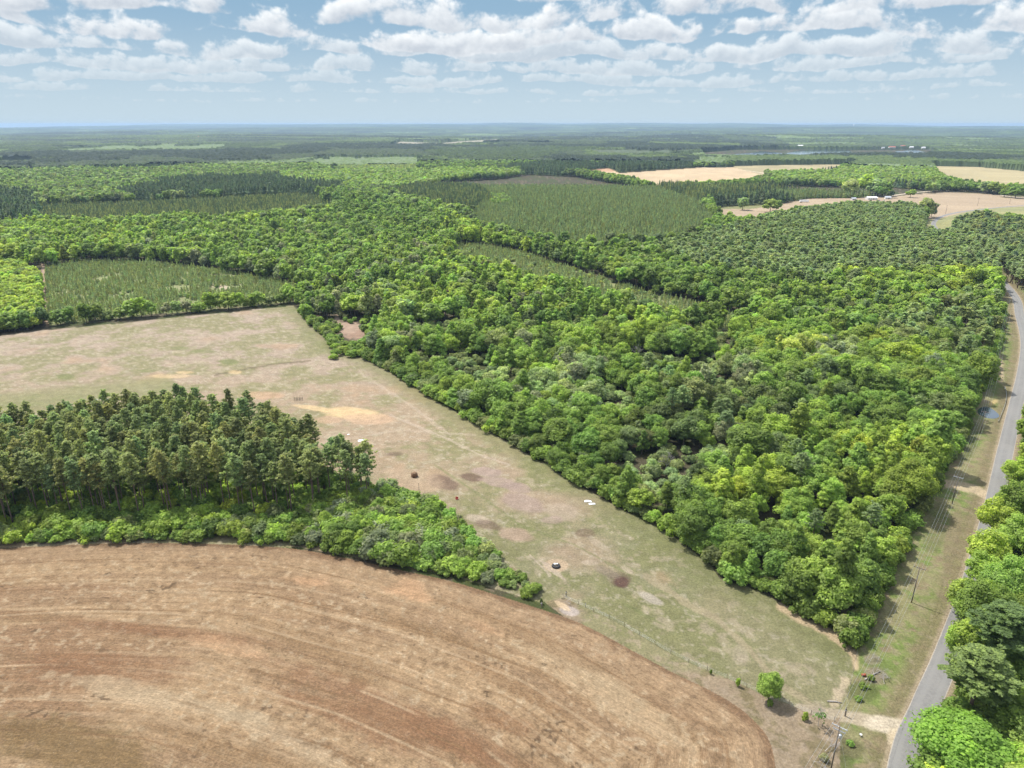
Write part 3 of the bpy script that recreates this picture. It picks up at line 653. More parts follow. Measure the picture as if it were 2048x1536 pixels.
# woodland blocks, first match wins (world polygons)
A0 = [tuple(p) for p in TREELINE]
PARCEL = A0+VERGE_W+W([(1985, 560, 0), (1900, 543, 12), (1800, 540, 12), (1700, 545, 12), (1600, 553, 12), (1500, 543, 12), (1400, 530, 12), (1330, 505, 12), (1280, 492, 12), (1200, 492, 12), (1100, 484, 12), (1000, 466, 12), (945, 440, 12)])+\
         W([(905, 425, 12), (840, 412, 12), (740, 394, 12), (650, 384, 12), (640, 392, 12), (690, 404, 6), (660, 428, 6), (520, 434, 12), (400, 430, 12), (200, 436, 12), (-150, 446, 12), (-200, 520, 0), (40, 530, 0), (100, 536, 0), (300, 530, 0), (430, 546, 0), (520, 562, 0), (600, 580, 0)])
EDGE_P1 = W([(-150, 690), (0, 672), (95, 657), (300, 638), (588, 611), (600, 585), (560, 590), (400, 606), (260, 625), (92, 640)], 0)
LEFTW = W([(-200, 525), (40, 530), (78, 560), (90, 655), (0, 670), (-250, 700)], 0)
KNOLL = W([(970, 392, 8), (1010, 388, 8), (1022, 404, 8), (985, 410, 8)])
PLM = W([(960, 452, 10), (940, 425, 10), (955, 405, 10), (870, 366, 10), (880, 356, 10), (1000, 350, 10), (1060, 342, 10), (1150, 346, 10), (1250, 362, 10), (1300, 370, 10), (1420, 384, 10), (1560, 376, 10), (1700, 372, 10), (1760, 374, 10),
         (1740, 392, 10), (1560, 394, 6), (1400, 402, 6), (1408, 418, 6), (1440, 441, 6), (1380, 470, 10), (1330, 480, 10), (1250, 482, 10), (1150, 484, 10), (1050, 474, 10)])
PDARK = W([(760, 378, 14), (840, 362, 14), (900, 356, 14), (960, 370, 14), (985, 392, 14), (960, 400, 12), (950, 420, 8), (860, 416, 2), (790, 394, 2)])
PLR = W([(1290, 492, 15), (1340, 478, 15), (1420, 462, 15), (1500, 440, 15), (1560, 424, 15), (1640, 412, 15), (1700, 405, 15), (1790, 400, 15), (1845, 412, 15), (1862, 440, 15), (1885, 462, 15), (1935, 500, 12), (1985, 560, 0), (1900, 543, 12), (1800, 540, 12), (1700, 545, 12), (1600, 553, 12), (1500, 543, 12), (1400, 530, 12), (1330, 505, 12)])
PLR2 = W([(1908, 430, 15), (1960, 425, 15), (2048, 440, 15), (2250, 470, 15), (2250, 600, 0), (2080, 590, 0), (2040, 578, 0), (2034, 560, 0), (1990, 520, 0), (1915, 470, 0), (1895, 455, 10)])
STRIP = W([(1375, 482, 15), (1440, 458, 15), (1500, 441, 15), (1560, 427, 15), (1640, 412, 15), (1720, 404, 15), (1790, 398, 15), (1790, 405, 15), (1700, 412, 15), (1640, 420, 15), (1560, 436, 15), (1500, 450, 15), (1420, 472, 15)])
BACKP = W([(1280, 356, 14), (1420, 372, 14), (1480, 362, 14), (1560, 358, 14), (1690, 358, 17), (1780, 356, 18), (1850, 362, 18), (1862, 385, 0), (1800, 393, 0), (1700, 389, 0), (1560, 388, 2), (1430, 402, 2), (1400, 396, 14)])
TREES = []      # dict(x, y, h, kind, col, zone)
def put(x, y, h, kind, col, zone, s=1.0, tint=None, w=None): TREES.append(dict(x=float(x), y=float(y), h=h, kind=kind, col=col, zone=zone, tint=tint, w=w))
rng = np.random.default_rng(3)
blocked = lambda x, y: inpoly(x, y, YP1) | inpoly(x, y, YP2) | inpoly(x, y, PASTURE) | inpoly(x, y, BARE1)
hx, hy = hexpts(PARCEL, 6.5, rng); h2, k2 = hexpts(PARCEL, 8.8, rng)
k_ = np.hypot(hx, hy) < 440; q_ = np.hypot(h2, k2) >= 440; hx = np.concatenate([hx[k_], h2[q_]]); hy = np.concatenate([hy[k_], k2[q_]]); ok = ~blocked(hx, hy) & (np.hypot(hx, hy) < 1420) & infan(hx, hy)
dT, _ = dline(hx, hy, TREELINE); dV, _ = dline(hx, hy, VERGE_W); dR, _ = dline(hx, hy, ROAD_C)
ok &= (dT > 1.8) & (dV > 2.5) & (dR > 11)
for x, y, dt_, dv_ in zip(hx[ok], hy[ok], dT[ok], dV[ok]):
    if inpoly(np.array([x]), np.array([y]), PDARK)[0]: continue
    px, py, _ = P(x, y, 10); c = mixcol(rng, anchor(px+rng.normal()*30, py+rng.normal()*10), x, y); n_ = vn(x/38, y/38, 77)
    low = vn(x/24+9, y/24, 78)
    if min(dt_, dv_) > 14 and px < 1480 and py > 620 and low > .64: put(x, y, rng.uniform(2.5, 5), 'bush', 'olive' if rng.random() < .4 else 'pale', 'gap'); continue
    kind = 'pop' if (rng.random() < (.45 if (py > 850 and px > 1450 and dt_ > 14) or (px < 1200 and py < 740) else .16)) else 'oak'
    h = (8.5+8.0*n_+rng.normal()*2.1+(4 if rng.random() < .06 else 0)) if py > 560 else 13.5+5*n_+rng.normal()*1.8
    if dt_ < 8: h *= .86
    h = max(h, 5.5)
    if inpoly(np.array([px]), np.array([P(x, y, 0)[1]]), [(625, 640), (760, 640), (770, 745), (690, 720), (640, 680)])[0] and x < G(745, 700)[0]: put(x, y, rng.uniform(2.5, 4.5), 'bush', 'mid', 'edge'); continue
    if c in ('olive',) and rng.random() < .45 and px > 1300: kind = 'pine'; h = rng.uniform(13, 17); c = 'pineg'
    if c == 'pine': kind = 'pine'; c = 'pineg'; h = rng.uniform(14, 18)
    z = 'edge' if dt_ < 8 else ('verge' if dv_ < 8 else 'wood')
    put(x, y, h, kind, c, z)
# skirts of bushes close the foot of the wood
for line, n_, zone in ((TREELINE, 150, 'edge'), (VERGE_W, 130, 'verge')):
    L_ = np.array(line); seg = np.linalg.norm(np.diff(L_, axis=0), axis=1); cum = np.concatenate([[0], np.cumsum(seg)])
    for q in np.linspace(0, cum[-1]-3, n_)+rng.uniform(-1.5, 1.5, n_):
        x = np.interp(q, cum, L_[:, 0]); y = np.interp(q, cum, L_[:, 1])
        x += rng.uniform(.6, 2.6)*(1 if zone == 'edge' else -1); y += rng.uniform(.4, 2.2)*(1 if zone == 'edge' else 0)
        if y < 470: put(x, y, rng.uniform(2.6, 6.0), 'bush', rng.choice(['mid', 'deep', 'deep', 'bright', 'olive']), zone)
hx, hy = hexpts(LEFTW, 5.2, rng)
for x, y in zip(hx, hy): put(x, y, rng.uniform(7, 10), 'oak', 'lime' if P(x, y, 0)[1] < 655 and rng.random() < .8 else 'bright', 'left wood')
# trees between the pasture and the block of young pines
for px, py, h, c in [(15, 664, 9, 'deep'), (50, 660, 9, 'deep'), (85, 654, 9, 'dark'), (118, 651, 7.5, 'mid'), (135, 645, 8, 'mid'), (170, 647, 10, 'bright'), (188, 642, 9, 'mid'), (213, 640, 4, 'olive'), (238, 640, 6, 'mid'), (262, 637, 9, 'deep'), (280, 635, 10.5, 'bright'), (300, 634, 8, 'mid'),
                     (330, 632, 6, 'grey'), (352, 629, 7, 'olive'), (372, 627, 6, 'grey'), (395, 626, 5, 'mid'), (420, 622, 10, 'bright'), (434, 620, 8, 'deep'), (455, 620, 9.5, 'mid'), (478, 617, 8, 'bright'), (500, 615, 5, 'mid'), (515, 613, 8, 'mid'), (540, 612, 5.5, 'olive'), (560, 609, 6, 'mid'), (580, 606, 9.5, 'bright'), (603, 600, 9, 'bright'), (572, 598, 8, 'mid')]:
    x, y, _ = G(px, py); put(x, y+2, h*1.4, 'oak' if h > 5 else 'bush', c, 'far edge')
for px, py in [(668, 648), (676, 662), (684, 678), (700, 650), (722, 654), (738, 664), (732, 682), (716, 690), (742, 690), (700, 694), (690, 690), (745, 676)]:
    x, y, _ = G(px+rng.normal()*3, py+rng.normal()*2); put(x, y, rng.uniform(1.2, 3.4), 'bush', rng.choice(['grey', 'mid', 'olive']), 'edge')
# thicket of brush that juts into the pasture
for px, py, h in [(672, 712, 4), (690, 708, 4.5), (705, 714, 4.2), (722, 712, 4), (668, 718, 3), (740, 716, 5)]:
    x, y, _ = G(px, py); put(x, y, h, 'bush', 'bright', 'thicket')
# pines standing left of the pasture
STAND = W([(-260, 1085), (0, 1062), (150, 1052), (300, 1042), (480, 1038), (600, 1035), (700, 1030), (758, 1012), (745, 985), (690, 965), (640, 940), (560, 905), (450, 880), (330, 874), (200, 888), (0, 920), (-260, 950)])
hx, hy = hexpts(STAND, 5.1, rng, .5)
for x, y in zip(hx, hy):
    px, py, _ = P(x, y, 0)
    if px > 640 and rng.random() < .3: continue
    put(x, y, rng.uniform(18.0, 24.8) if px < 640 else rng.uniform(16.5, 22), 'pine', 'pine' if rng.random() < .65 else 'pineg', 'stand')
hx, hy = hexpts(STAND, 3.6, rng, .45)
for x, y in zip(hx, hy): put(x, y, rng.uniform(1.8, 5.4), 'bush', rng.choice(['bright', 'mid', 'deep', 'lime', 'mid']), 'understory')
HEDGE = W([(-260, 1120), (0, 1092), (130, 1083), (300, 1079), (480, 1083), (600, 1090), (700, 1108), (800, 1130), (900, 1152), (1000, 1180), (1075, 1200), (1108, 1196), (1040, 1150), (1000, 1120), (955, 1092), (930, 1058), (880, 1030), (820, 1005), (775, 985), (745, 1000), (700, 1030), (480, 1050), (200, 1058), (-260, 1080)])
hx, hy = hexpts(HEDGE, 3.3, rng, .4)
for x, y in zip(hx, hy):
    px, py, _ = P(x, y, 0); ds, _ = dline(np.array([x]), np.array([y]), FIELD_EDGE); h = rng.uniform(3.0, 5.6)
    if px > 640: h = rng.uniform(4.2, 7.8)*max(.38, 1-(px-780)/430 if px > 780 else 1)
    if ds[0] < 3: h = min(h, rng.uniform(2.2, 3.6))
    k = 'oak' if h > 6.3 else 'bush'; put(x, y, h, k, rng.choice(['bright', 'mid', 'mid', 'deep', 'olive', 'grey' if px > 600 else 'bright']), 'hedge')
# east side of the road
for px, py, z, Rr, kind, c in [(1955, 1485, 9, 10, 'oak', 'bright'), (1925, 1420, 5, 4.5, 'oak', 'mid'), (1935, 1178, 8, 5.0, 'oak', 'mid'), (1945, 1262, 8, 5.0, 'oak', 'bright'), (1900, 1520, 6, 6, 'oak', 'bright'), (1972, 1130, 8, 5, 'oak', 'bright'), (2040, 1545, 8, 8, 'oak', 'bright'), (1900, 1560, 5.5, 5.5, 'oak', 'lime'), (1962, 1352, 13, 7.2, 'pine', 'roadpine'), (2015, 1262, 14, 7, 'pine', 'roadpine'), (2075, 1340, 9, 7, 'oak', 'mid'),
        (2075, 1430, 9, 8, 'oak', 'mid'), (1975, 1195, 11, 6.6, 'oak', 'bright'), (2035, 1150, 12, 7, 'oak', 'mid'), (1918, 1268, 7, 3.0, 'oak', 'mid'), (1982, 1085, 10, 5.8, 'oak', 'bright'), (2050, 1060, 11, 7, 'oak', 'mid'), (1995, 1018, 9, 5.4, 'oak', 'lime'), (2040, 985, 10, 6, 'oak', 'bright'),
        (2035, 930, 8, 5, 'oak', 'lime'), (2075, 900, 9, 6, 'oak', 'bright'), (2062, 850, 9, 5, 'oak', 'bright'), (2090, 1220, 10, 8, 'oak', 'deep'), (2100, 970, 10, 7, 'oak', 'mid'), (2110, 1120, 10, 7, 'oak', 'deep'), (2070, 820, 8, 5, 'oak', 'mid'), (2085, 780, 9, 6, 'oak', 'bright')]:
    x, y, _ = G(px, py, z); dR_, _ = dline(np.array([x]), np.array([y]), ROAD_C)
    put(x, y, z*1.45 if kind == 'oak' else z+6.5, kind, c, 'roadside', w=Rr, tint=(.24, .40, .065) if px == 1955 else None)
RR = np.array(ROAD_C); dd_ = np.gradient(RR, axis=0); dd_ /= np.linalg.norm(dd_, axis=1)[:, None]
for off, hh_, n_ in ((7.5, (3.5, 6), 46), (11, (6, 9.5), 40)):
    cum = np.concatenate([[0], np.cumsum(np.linalg.norm(np.diff(RR, axis=0), axis=1))])
    for q in np.linspace(20, 290, n_)+rng.uniform(-1.5, 1.5, n_):
        x = np.interp(q, cum, RR[:, 0]+dd_[:, 1]*off)+rng.normal()*.7; y = np.interp(q, cum, RR[:, 1]-dd_[:, 0]*off)+rng.normal()*.7
        put(x, y, rng.uniform(*hh_), 'bush' if off < 9 else 'oak', rng.choice(['bright', 'mid', 'deep', 'mid']), 'roadside')
hx, hy = hexpts(W([(2060, 1500), (2300, 1500), (2300, 560), (2075, 600), (2110, 760), (2120, 900), (2080, 1100)]), 8, rng)
for x, y in zip(hx, hy):
    dR_, _ = dline(np.array([x]), np.array([y]), ROAD_C)
    if dR_[0] > 9: put(x, y, rng.uniform(11, 15), 'oak', 'bright' if rng.random() < .5 else 'mid', 'roadside')
# lone trees by the fence
for px, py, h, kind, c, w_ in [(1537, 1400, 7.6, 'oak', 'mid', 3.0), (1538, 1412, 2.2, 'bush', 'mid', 1.6), (1475, 1372, 2.4, 'bush', 'bright', 1.1), (1421, 1348, 1.5, 'bush', 'deep', .7), (1610, 1440, 2.2, 'bush', 'bright', 1.6), (1083, 1208, 1.8, 'bush', 'dark', .9),
                               (1648, 1520, 1.5, 'bush', 'grey', 2.2), (1725, 1375, 1.2, 'bush', 'deep', 2.2), (1742, 1360, 1.4, 'bush', 'mid', 2.0), (1717, 1400, 1.0, 'bush', 'mid', 2.0), (1700, 1490, 1.0, 'bush', 'mid', 2.0)]:
    x, y, _ = G(px, py); put(x, y, h, kind, c, 'lone', w=w_)
# young pines in rows
for poly, d_, hh, zn in ((YP1, 2.7, 3.6, 'young block'), (YP2, 3.1, 3.8, 'young strip'), (YP3, 3.3, 6.5, 'young far block')):
    hx, hy = hexpts(poly, d_, rng, .34); k_ = infan(hx, hy) & (np.hypot(hx, hy) < 1400) & (fbm(hx/16, hy/16, 91, 2) < .68)
    for x, y in zip(hx[k_], hy[k_]): put(x, y, hh*rng.uniform(.5, 1.3), 'young', ('pine' if rng.random() < .5 else 'pined_shade') if zn == 'young far block' else 'plantg' if rng.random() < .6 else 'pine', zn)
hx, hy = hexpts(YP2, 5, rng); k_ = (fbm(hx/22, hy/7, 93, 2) > .60)
for x, y in zip(hx[k_], hy[k_]): put(x, y, rng.uniform(1.6, 3), 'bush', rng.choice(['pale', 'yellow', 'pale', 'olive']), 'strip brush')
hx, hy = hexpts(YP1, 6, rng); k_ = (fbm(hx/22, hy/7, 94, 2) > .56)
for x, y in zip(hx[k_], hy[k_]): put(x, y, rng.uniform(1.2, 2.4), 'bush', rng.choice(['pale', 'mid', 'olive']), 'block brush')
# plantations
def plantation(poly, d_, h0, kind, cols, zn, rmax=1420):
    hx, hy = hexpts(poly, d_, rng, .3); k_ = infan(hx, hy, 60) & (np.hypot(hx, hy) < rmax) & ~inpoly(hx, hy, CLEARING) & ~inpoly(hx, hy, CURVEFLD) & ~inpoly(hx, hy, FLD1) & ~inpoly(hx, hy, FLD3)
    dR_, _ = dline(hx, hy, ROAD_C); k_ &= dR_ > 13
    for x, y in zip(hx[k_], hy[k_]): put(x, y, h0*rng.uniform(.72, 1.18), kind, cols[int(rng.random()*len(cols))], zn)
plantation(PLM, 3.9, 11.5, 'plant', ['plant', 'plantg', 'plant', 'pine'], 'plantation'); plantation(PDARK, 4.2, 16, 'plant', ['pined_shade', 'pined_shade', 'pine'], 'dark plantation')
plantation(BACKP, 4.6, 19, 'plant', ['pined_shade', 'pine'], 'dark plantation'); plantation(PLR, 4.8, 16.5, 'pine', ['plant', 'pineg', 'roadpine', 'pineg'], 'tall plantation'); plantation(PLR2, 5.4, 16.5, 'pine', ['pine', 'pined_shade', 'pineg'], 'tall plantation')
CLOSE = W([(1866, 470), (1905, 458), (1960, 478), (2050, 540), (2075, 600), (2040, 580), (2022, 574), (1985, 566), (1935, 520), (1880, 486)])
hx, hy = hexpts(CLOSE, 4.9, rng, .35); dR_, _ = dline(hx, hy, ROAD_C); k_ = (dR_ > 4.5) & (~inpoly(hx, hy, PLR) | (dR_ < 13)) & (~inpoly(hx, hy, PLR2) | (dR_ < 13)) & ~inpoly(hx, hy, CURVEFLD)
for x, y in zip(hx[k_], hy[k_]): put(x, y, rng.uniform(14, 18.5), 'pine', 'pineg' if rng.random() < .6 else 'plant', 'tall plantation')
plantation(STRIP, 7, 13, 'oak', ['bright', 'mid', 'lime'], 'strip'); plantation(KNOLL, 6, 12, 'oak', ['deep', 'mid'], 'knoll')
hx, hy = hexpts(W([(1440, 404), (1540, 398), (1720, 396), (1720, 392), (1540, 390), (1430, 398)]), 5, rng)
for x, y in zip(hx, hy): put(x, y, rng.uniform(2, 4), 'bush', 'mid', 'clearing brush')
def far_zone(px, py):
    z = None; px = px+(float(vn(px/22, py/4, 401))-.5)*46; py = py+(float(vn(px/30, py/5, 402))-.5)*7
    for poly, k in FARZ:
        if inpoly(np.array([px]), np.array([py]), poly)[0]: return k
    return z
FARZ = [([(120, 298), (230, 292), (330, 288), (440, 290), (440, 297), (300, 300), (150, 302)], 'light'), ([(620, 316), (700, 311), (840, 312), (846, 330), (900, 336), (700, 338), (640, 330)], 'light'),  # dark zones hold dark pines and cloud shade put into the tree colour
        ([(560, 340), (700, 336), (900, 336), (1000, 332), (1010, 345), (900, 356), (790, 374), (700, 366), (560, 352)], 'bright'), ([(0, 308), (120, 300), (140, 304), (350, 302), (700, 294), (860, 296), (860, 312), (620, 318), (400, 330), (250, 336), (60, 335), (62, 322), (0, 323)], 'pined_shade'),
        ([(380, 352), (560, 348), (720, 350), (700, 366), (640, 384), (400, 385), (250, 392), (250, 375)], 'pined_shade'), ([(-100, 380), (60, 376), (76, 400), (70, 440), (-100, 445)], 'pined_shade'),
        ([(1000, 272), (1200, 268), (1400, 268), (1560, 276), (1560, 292), (1440, 302), (1200, 298), (1000, 292)], 'pined_shade'), ([(1236, 318), (1240, 346), (1395, 334), (1388, 316), (1300, 312)], 'pined_shade'),
        ([(1020, 328), (1170, 322), (1210, 332), (1172, 342), (1100, 345), (1020, 340)], 'pined_shade'), ([(840, 310), (900, 320), (1050, 324), (1170, 300), (1160, 288), (900, 300), (850, 300)], 'deep'),
        ([(1170, 300), (1380, 296), (1380, 308), (1200, 308)], 'lightpine'), ([(1380, 312), (1450, 316), (1466, 336), (1400, 336)], 'bright'), ([(1450, 312), (1700, 314), (2048, 325), (2100, 345), (1960, 334), (1860, 332), (1700, 328), (1460, 332)], 'mid'),
        ([(1530, 330), (1600, 326), (1650, 340), (1640, 360), (1540, 358)], 'bright'), ([(1640, 345), (1720, 326), (1800, 322), (1880, 330), (1905, 345), (1880, 362), (1700, 366), (1640, 362)], 'bright'),
        ([(0, 335), (600, 330), (620, 350), (0, 372)], 'mixed'), ([(0, 372), (250, 372), (380, 352), (380, 392), (80, 404), (0, 380)], 'mixed')]
FARK = {'light': ('oak', ['pale', 'yellow', 'pale'], 8), 'bright': ('oak', ['bright', 'pale', 'mid', 'bright'], 15), 'pined_shade': ('plant', ['pined_shade'], 18), 'deep': ('oak', ['deep', 'mid', 'dark'], 18), 'lightpine': ('plant', ['plant', 'pine'], 9),
        'mid': ('oak', ['mid', 'deep', 'mid', 'bright'], 17), 'mixed': ('oak', ['mid', 'pine', 'dark', 'deep', 'deep', 'pale'], 17)}
def randzone(x, y):
    a_ = vn(x/420+.3*vn(x/90, y/90, 6), y/300, 201); b_ = vn(x/700, y/500, 202)
    return np.select([a_ < .27, a_ < .47, a_ < .62, a_ < .82], [0, 1, 2, 3], 4), b_
RZ = ['pined_shade', 'mixed', 'mid', 'deep', 'bright']

SHORE = W([(1400, 306), (1470, 300), (1600, 299), (1710, 299), (1860, 297), (1870, 306), (1850, 316), (1700, 316), (1600, 319), (1480, 319), (1410, 316)])
BEND = W([(1840, 395), (1900, 383), (1960, 386), (2250, 404), (2250, 464), (2048, 456), (1960, 446), (1912, 458), (1890, 490), (1842, 482)])
BLOCKS = [BEND, SHORE, PARCEL, PLM, PDARK, PLR, PLR2, STRIP, BACKP, YP3, CLEARING, FLD1, FLD2, FLD3, FLD4, FLD5, CURVEFLD, LAKE, LAKE2, KNOLL, PASTURE, LEFTW, YP1, YP2, RSIDE]
def open_ground(x, y):
    m_ = np.zeros(x.shape, bool)
    for b_ in BLOCKS: m_ |= inpoly(x, y, b_)
    dR_, _ = dline(x, y, ROAD_C); return m_ | (dR_ < 16)
RFAR = 2300
for (r0, r1, sp_, tol) in ((300, 1500, 9.4, .3), (1500, RFAR, 11.0, .3)):
    hx, hy = hexpts([(-1900, 250), (1900, 250), (1900, 2350), (-1900, 2350)], sp_, rng); rr_ = np.hypot(hx, hy)
    k_ = (rr_ >= r0) & (rr_ < r1) & infan(hx, hy, 40); hx, hy = hx[k_], hy[k_]; k_ = ~open_ground(hx, hy); hx, hy = hx[k_], hy[k_]
    pp, qq, _ = P(hx, hy, 12); zi, b_ = randzone(hx, hy)
    for x, y, px, py, z_ in zip(hx, hy, pp, qq, zi):
        if py > 480: continue
        k = far_zone(px, py) or RZ[z_]; kind, cols, h0 = FARK[k]; c = cols[int(rng.random()*len(cols))]
        if kind == 'oak' and c == 'pine': kind = 'plant'
        hh = h0*rng.uniform(.8, 1.15); put(x, y, hh, kind, c, 'distance', w=(hh/13.5*2.3*2.0 if kind == 'plant' else None))
# single trees round the farmstead and the bend
for px, py, h, c, w_ in [(1485, 420, 12, 'pale', 5), (1540, 424, 11, 'bright', 7), (1552, 421, 9, 'mid', 5), (1430, 413, 8, 'deep', 4), (1560, 405, 7, 'bright', 5), (1580, 402, 5, 'mid', 5), (1700, 393, 16, 'pale', 9), (1725, 390, 18, 'lime', 11), (1750, 392, 16, 'pale', 9), (1770, 392, 12, 'mid', 6), (1735, 386, 17, 'pale', 10),
                         (1850, 436, 17, 'pale', 6), (1862, 434, 13, 'grey', 4), (1848, 440, 11, 'mid', 5), (1941, 384, 12, 'mid', 7), (1975, 387, 14, 'pale', 9), (1988, 389, 13, 'bright', 8), (2030, 396, 14, 'mid', 8), (2008, 394, 9, 'mid', 5), (1905, 376, 14, 'bright', 9), (1890, 375, 14, 'mid', 9), (1870, 374, 14, 'mid', 9), (1820, 395, 8, 'mid', 5), (1780, 396, 8, 'dark', 4)]:
    x, y, _ = G(px, py); put(x, y, h*(2.0 if 1690 < px < 1775 else 1.7), 'oak', c, 'farm', w=w_*1.75)
for px, py, h in [(1335, 905, 8), (1150, 640, 10), (1238, 720, 10), (1275, 690, 9), (1482, 620, 11), (1505, 745, 9), (1830, 735, 9), (1165, 905, 8), (1350, 740, 9), (920, 640, 9), (1195, 770, 8), (1310, 760, 9), (1385, 820, 8), (1120, 790, 7), (1560, 850, 10), (1600, 860, 8), (1440, 700, 9), (1050, 690, 9), (1620, 640, 10), (800, 600, 10), (1700, 860, 9), (1560, 960, 9)]:
    x, y, _ = G(px, py, h); put(x, y, h*1.12, 'bare', 'grey', 'wood')
print('TREES', len(TREES), {k: sum(t['kind'] == k for t in TREES) for k in ('oak', 'pop', 'bush', 'pine', 'young', 'plant', 'bare')})

# ------------------------------------------------------------------ choose the individuals, the rest become stuff
for t in TREES:
    px, py, dep = P(t['x'], t['y'], t['h']*.7); t['px'], t['py'], t['dep'] = float(px), float(py), float(dep)
    t['vis'] = -60 < px < 2110 and -20 < py < 1640; t['size'] = t['h']/dep*F*(1.0 if t['zone'] in ('edge', 'verge', 'lone', 'roadside', 'hedge', 'thicket', 'stand') else .8)*(.45 if t['zone'] == 'understory' else 1)
CAT = {'oak': 'broad', 'pop': 'broad', 'bush': 'bush', 'pine': 'pine', 'young': 'young', 'plant': 'plant', 'bare': 'bare'}
IND = {}; REST = {}
for c in ('broad', 'bush', 'pine', 'young', 'plant', 'bare'):
    L_ = [t for t in TREES if CAT[t['kind']] == c]; L_.sort(key=lambda t: -(t['size'] if t['vis'] else -1))
    n_ = {'broad': 298, 'bush': 298, 'pine': 298, 'young': 298, 'plant': 0, 'bare': 20}[c]
    IND[c] = [t for t in L_[:n_] if t['vis']]; ids = set(map(id, IND[c])); REST[c] = [t for t in L_ if id(t) not in ids]
LAND = [('the fence-line tree', 1537, 1400), ('the rusty hay ring', 829, 950), ('the tyre trough', 1112, 1131), ('the red tub', 914, 996), ('the tin sheets', 1180, 1006), ('the white sheet', 724, 881),
        ('the ash pile', 1243, 1164), ('the flooded ditch', 1976, 826), ('the sandy driveway', 1780, 1455), ('the upper dirt track', 1925, 972), ('the nearest pole', 1662, 1535), ('the second pole', 1823, 1205), ('the third pole', 1904, 1008),
        ('the guardrail', 2006, 800), ('the pasture back corner', 590, 611), ('the pasture thicket', 690, 712), ('the bare clearing', 705, 665), ('the pasture left corner', 95, 650), ('the metal rack', 597, 799),
        ('the corner post', 1691, 1420), ('the hedge tip', 1108, 1196), ('the wood corner', 1700, 1290), ('the white rail', 215, 798), ('the field left corner', 5, 1095), ('the orange soil patch', 620, 1120),
        ('the hedge middle', 800, 1120), ('the sandy patch', 700, 826), ('the lone post', 839, 988), ('the wood centre', 1500, 900), ('the wood top corner', 1940, 730), ('the grey brush', 1250, 740), ('the pale trees', 760, 640),
        ('the edge notch', 1425, 1130), ('the young pine block', 340, 570), ('the pine strip', 1250, 590), ('the rusty scrap', 1727, 1350), ('the stand left end', 10, 950), ('the stand centre', 350, 950), ('the stand right end', 700, 990),
        ('the stand front left', 120, 1040), ('the stand front middle', 420, 1035), ('the stand front right', 620, 1030), ('the stand rear middle', 400, 890), ('the stand rear left', 150, 905), ('the stand rear right', 560, 915),
        ('the far pine block', 350, 420), ('the far pine block corner', 640, 402), ('the far pine block left end', 110, 425), ('the tall plantation front', 1700, 560), ('the wood north side', 1850, 620), ('the north belt', 1400, 540), ('the strip west end', 930, 497), ('the strip middle', 1110, 545), ('the strip east end', 1480, 645), ('the strip lower edge', 1350, 628), ('the block left rows', 170, 590), ('the block right rows', 500, 580), ('the block front rows', 300, 622), ('the hedge left third', 300, 1080), ('the hedge right third', 950, 1130), ('the hedge rear corner', 850, 1040)]
LW = [(n_, *G(a_, b_)[:2]) for n_, a_, b_ in LAND]
WORD = {'broad': 'broadleaf tree', 'bush': 'bush', 'pine': 'tall pine', 'young': 'young pine', 'bare': 'bare grey tree'}
CW = {'lime': 'lime green', 'bright': 'bright green', 'mid': 'mid-green', 'deep': 'deep green', 'dark': 'dark green', 'olive': 'olive green', 'grey': 'grey-green', 'yellow': 'yellow-green', 'pale': 'pale green', 'pine': 'dull green', 'pined_shade': 'dark', 'pineg': 'olive', 'roadpine': 'spreading olive', 'plant': 'greyish', 'plantg': 'yellowish'}
_T = 'first second third fourth fifth sixth seventh eighth ninth tenth eleventh twelfth thirteenth fourteenth fifteenth sixteenth seventeenth eighteenth nineteenth twentieth'.split()
ORD_OLD = ['nearest', 'second nearest', 'third nearest', 'fourth nearest', 'fifth nearest', 'sixth nearest', 'seventh nearest', 'eighth nearest', 'ninth nearest', 'tenth nearest', 'eleventh nearest', 'twelfth nearest']
ORD = ['nearest']+[w_+' nearest' for w_ in _T[1:]]+['twenty-'+w_+' nearest' for w_ in _T[:9]]+['thirtieth nearest']+['thirty-'+w_+' nearest' for w_ in _T[:9]]+['fortieth nearest']+['forty-'+w_+' nearest' for w_ in _T[:9]]
def label_kind(c):
    hs = sorted(t['h'] for t in IND[c])
    buckets = {}
    for t in IND[c]:
        d_ = [math.hypot(t['x']-a_, t['y']-b_) for _, a_, b_ in LW]; i = int(np.argmin(d_)); t['ld'] = d_[i]; t['li'] = i
        nm = WORD[c] if t['kind'] != 'pop' else 'slender pointed tree'
        t['nm'] = nm = nm.replace('tall pine', 'pine'); hw = 'tall' if t['h'] > hs[len(hs)//2] else 'shorter'; t['col2'] = hw; buckets.setdefault((i, t['col'], hw+' '+nm), []).append(t)
    for (i, col_, nm), L_ in buckets.items():
        L_.sort(key=lambda t: t['ld'])
        for k, t in enumerate(L_):
            hw, nn_ = nm.split(' ', 1)
            t['label'] = f"{hw} {CW[col_]} {nn_}, {ORD[k]} to {LW[i][0]}" if k < len(ORD) else f"{hw} {CW[col_]} {nn_}, farthest from {LW[i][0]}"
            if c == 'bare': t['label'] = f"{hw} leafless {CW[col_]} tree among green crowns, {ORD[k]} to {LW[i][0]}"
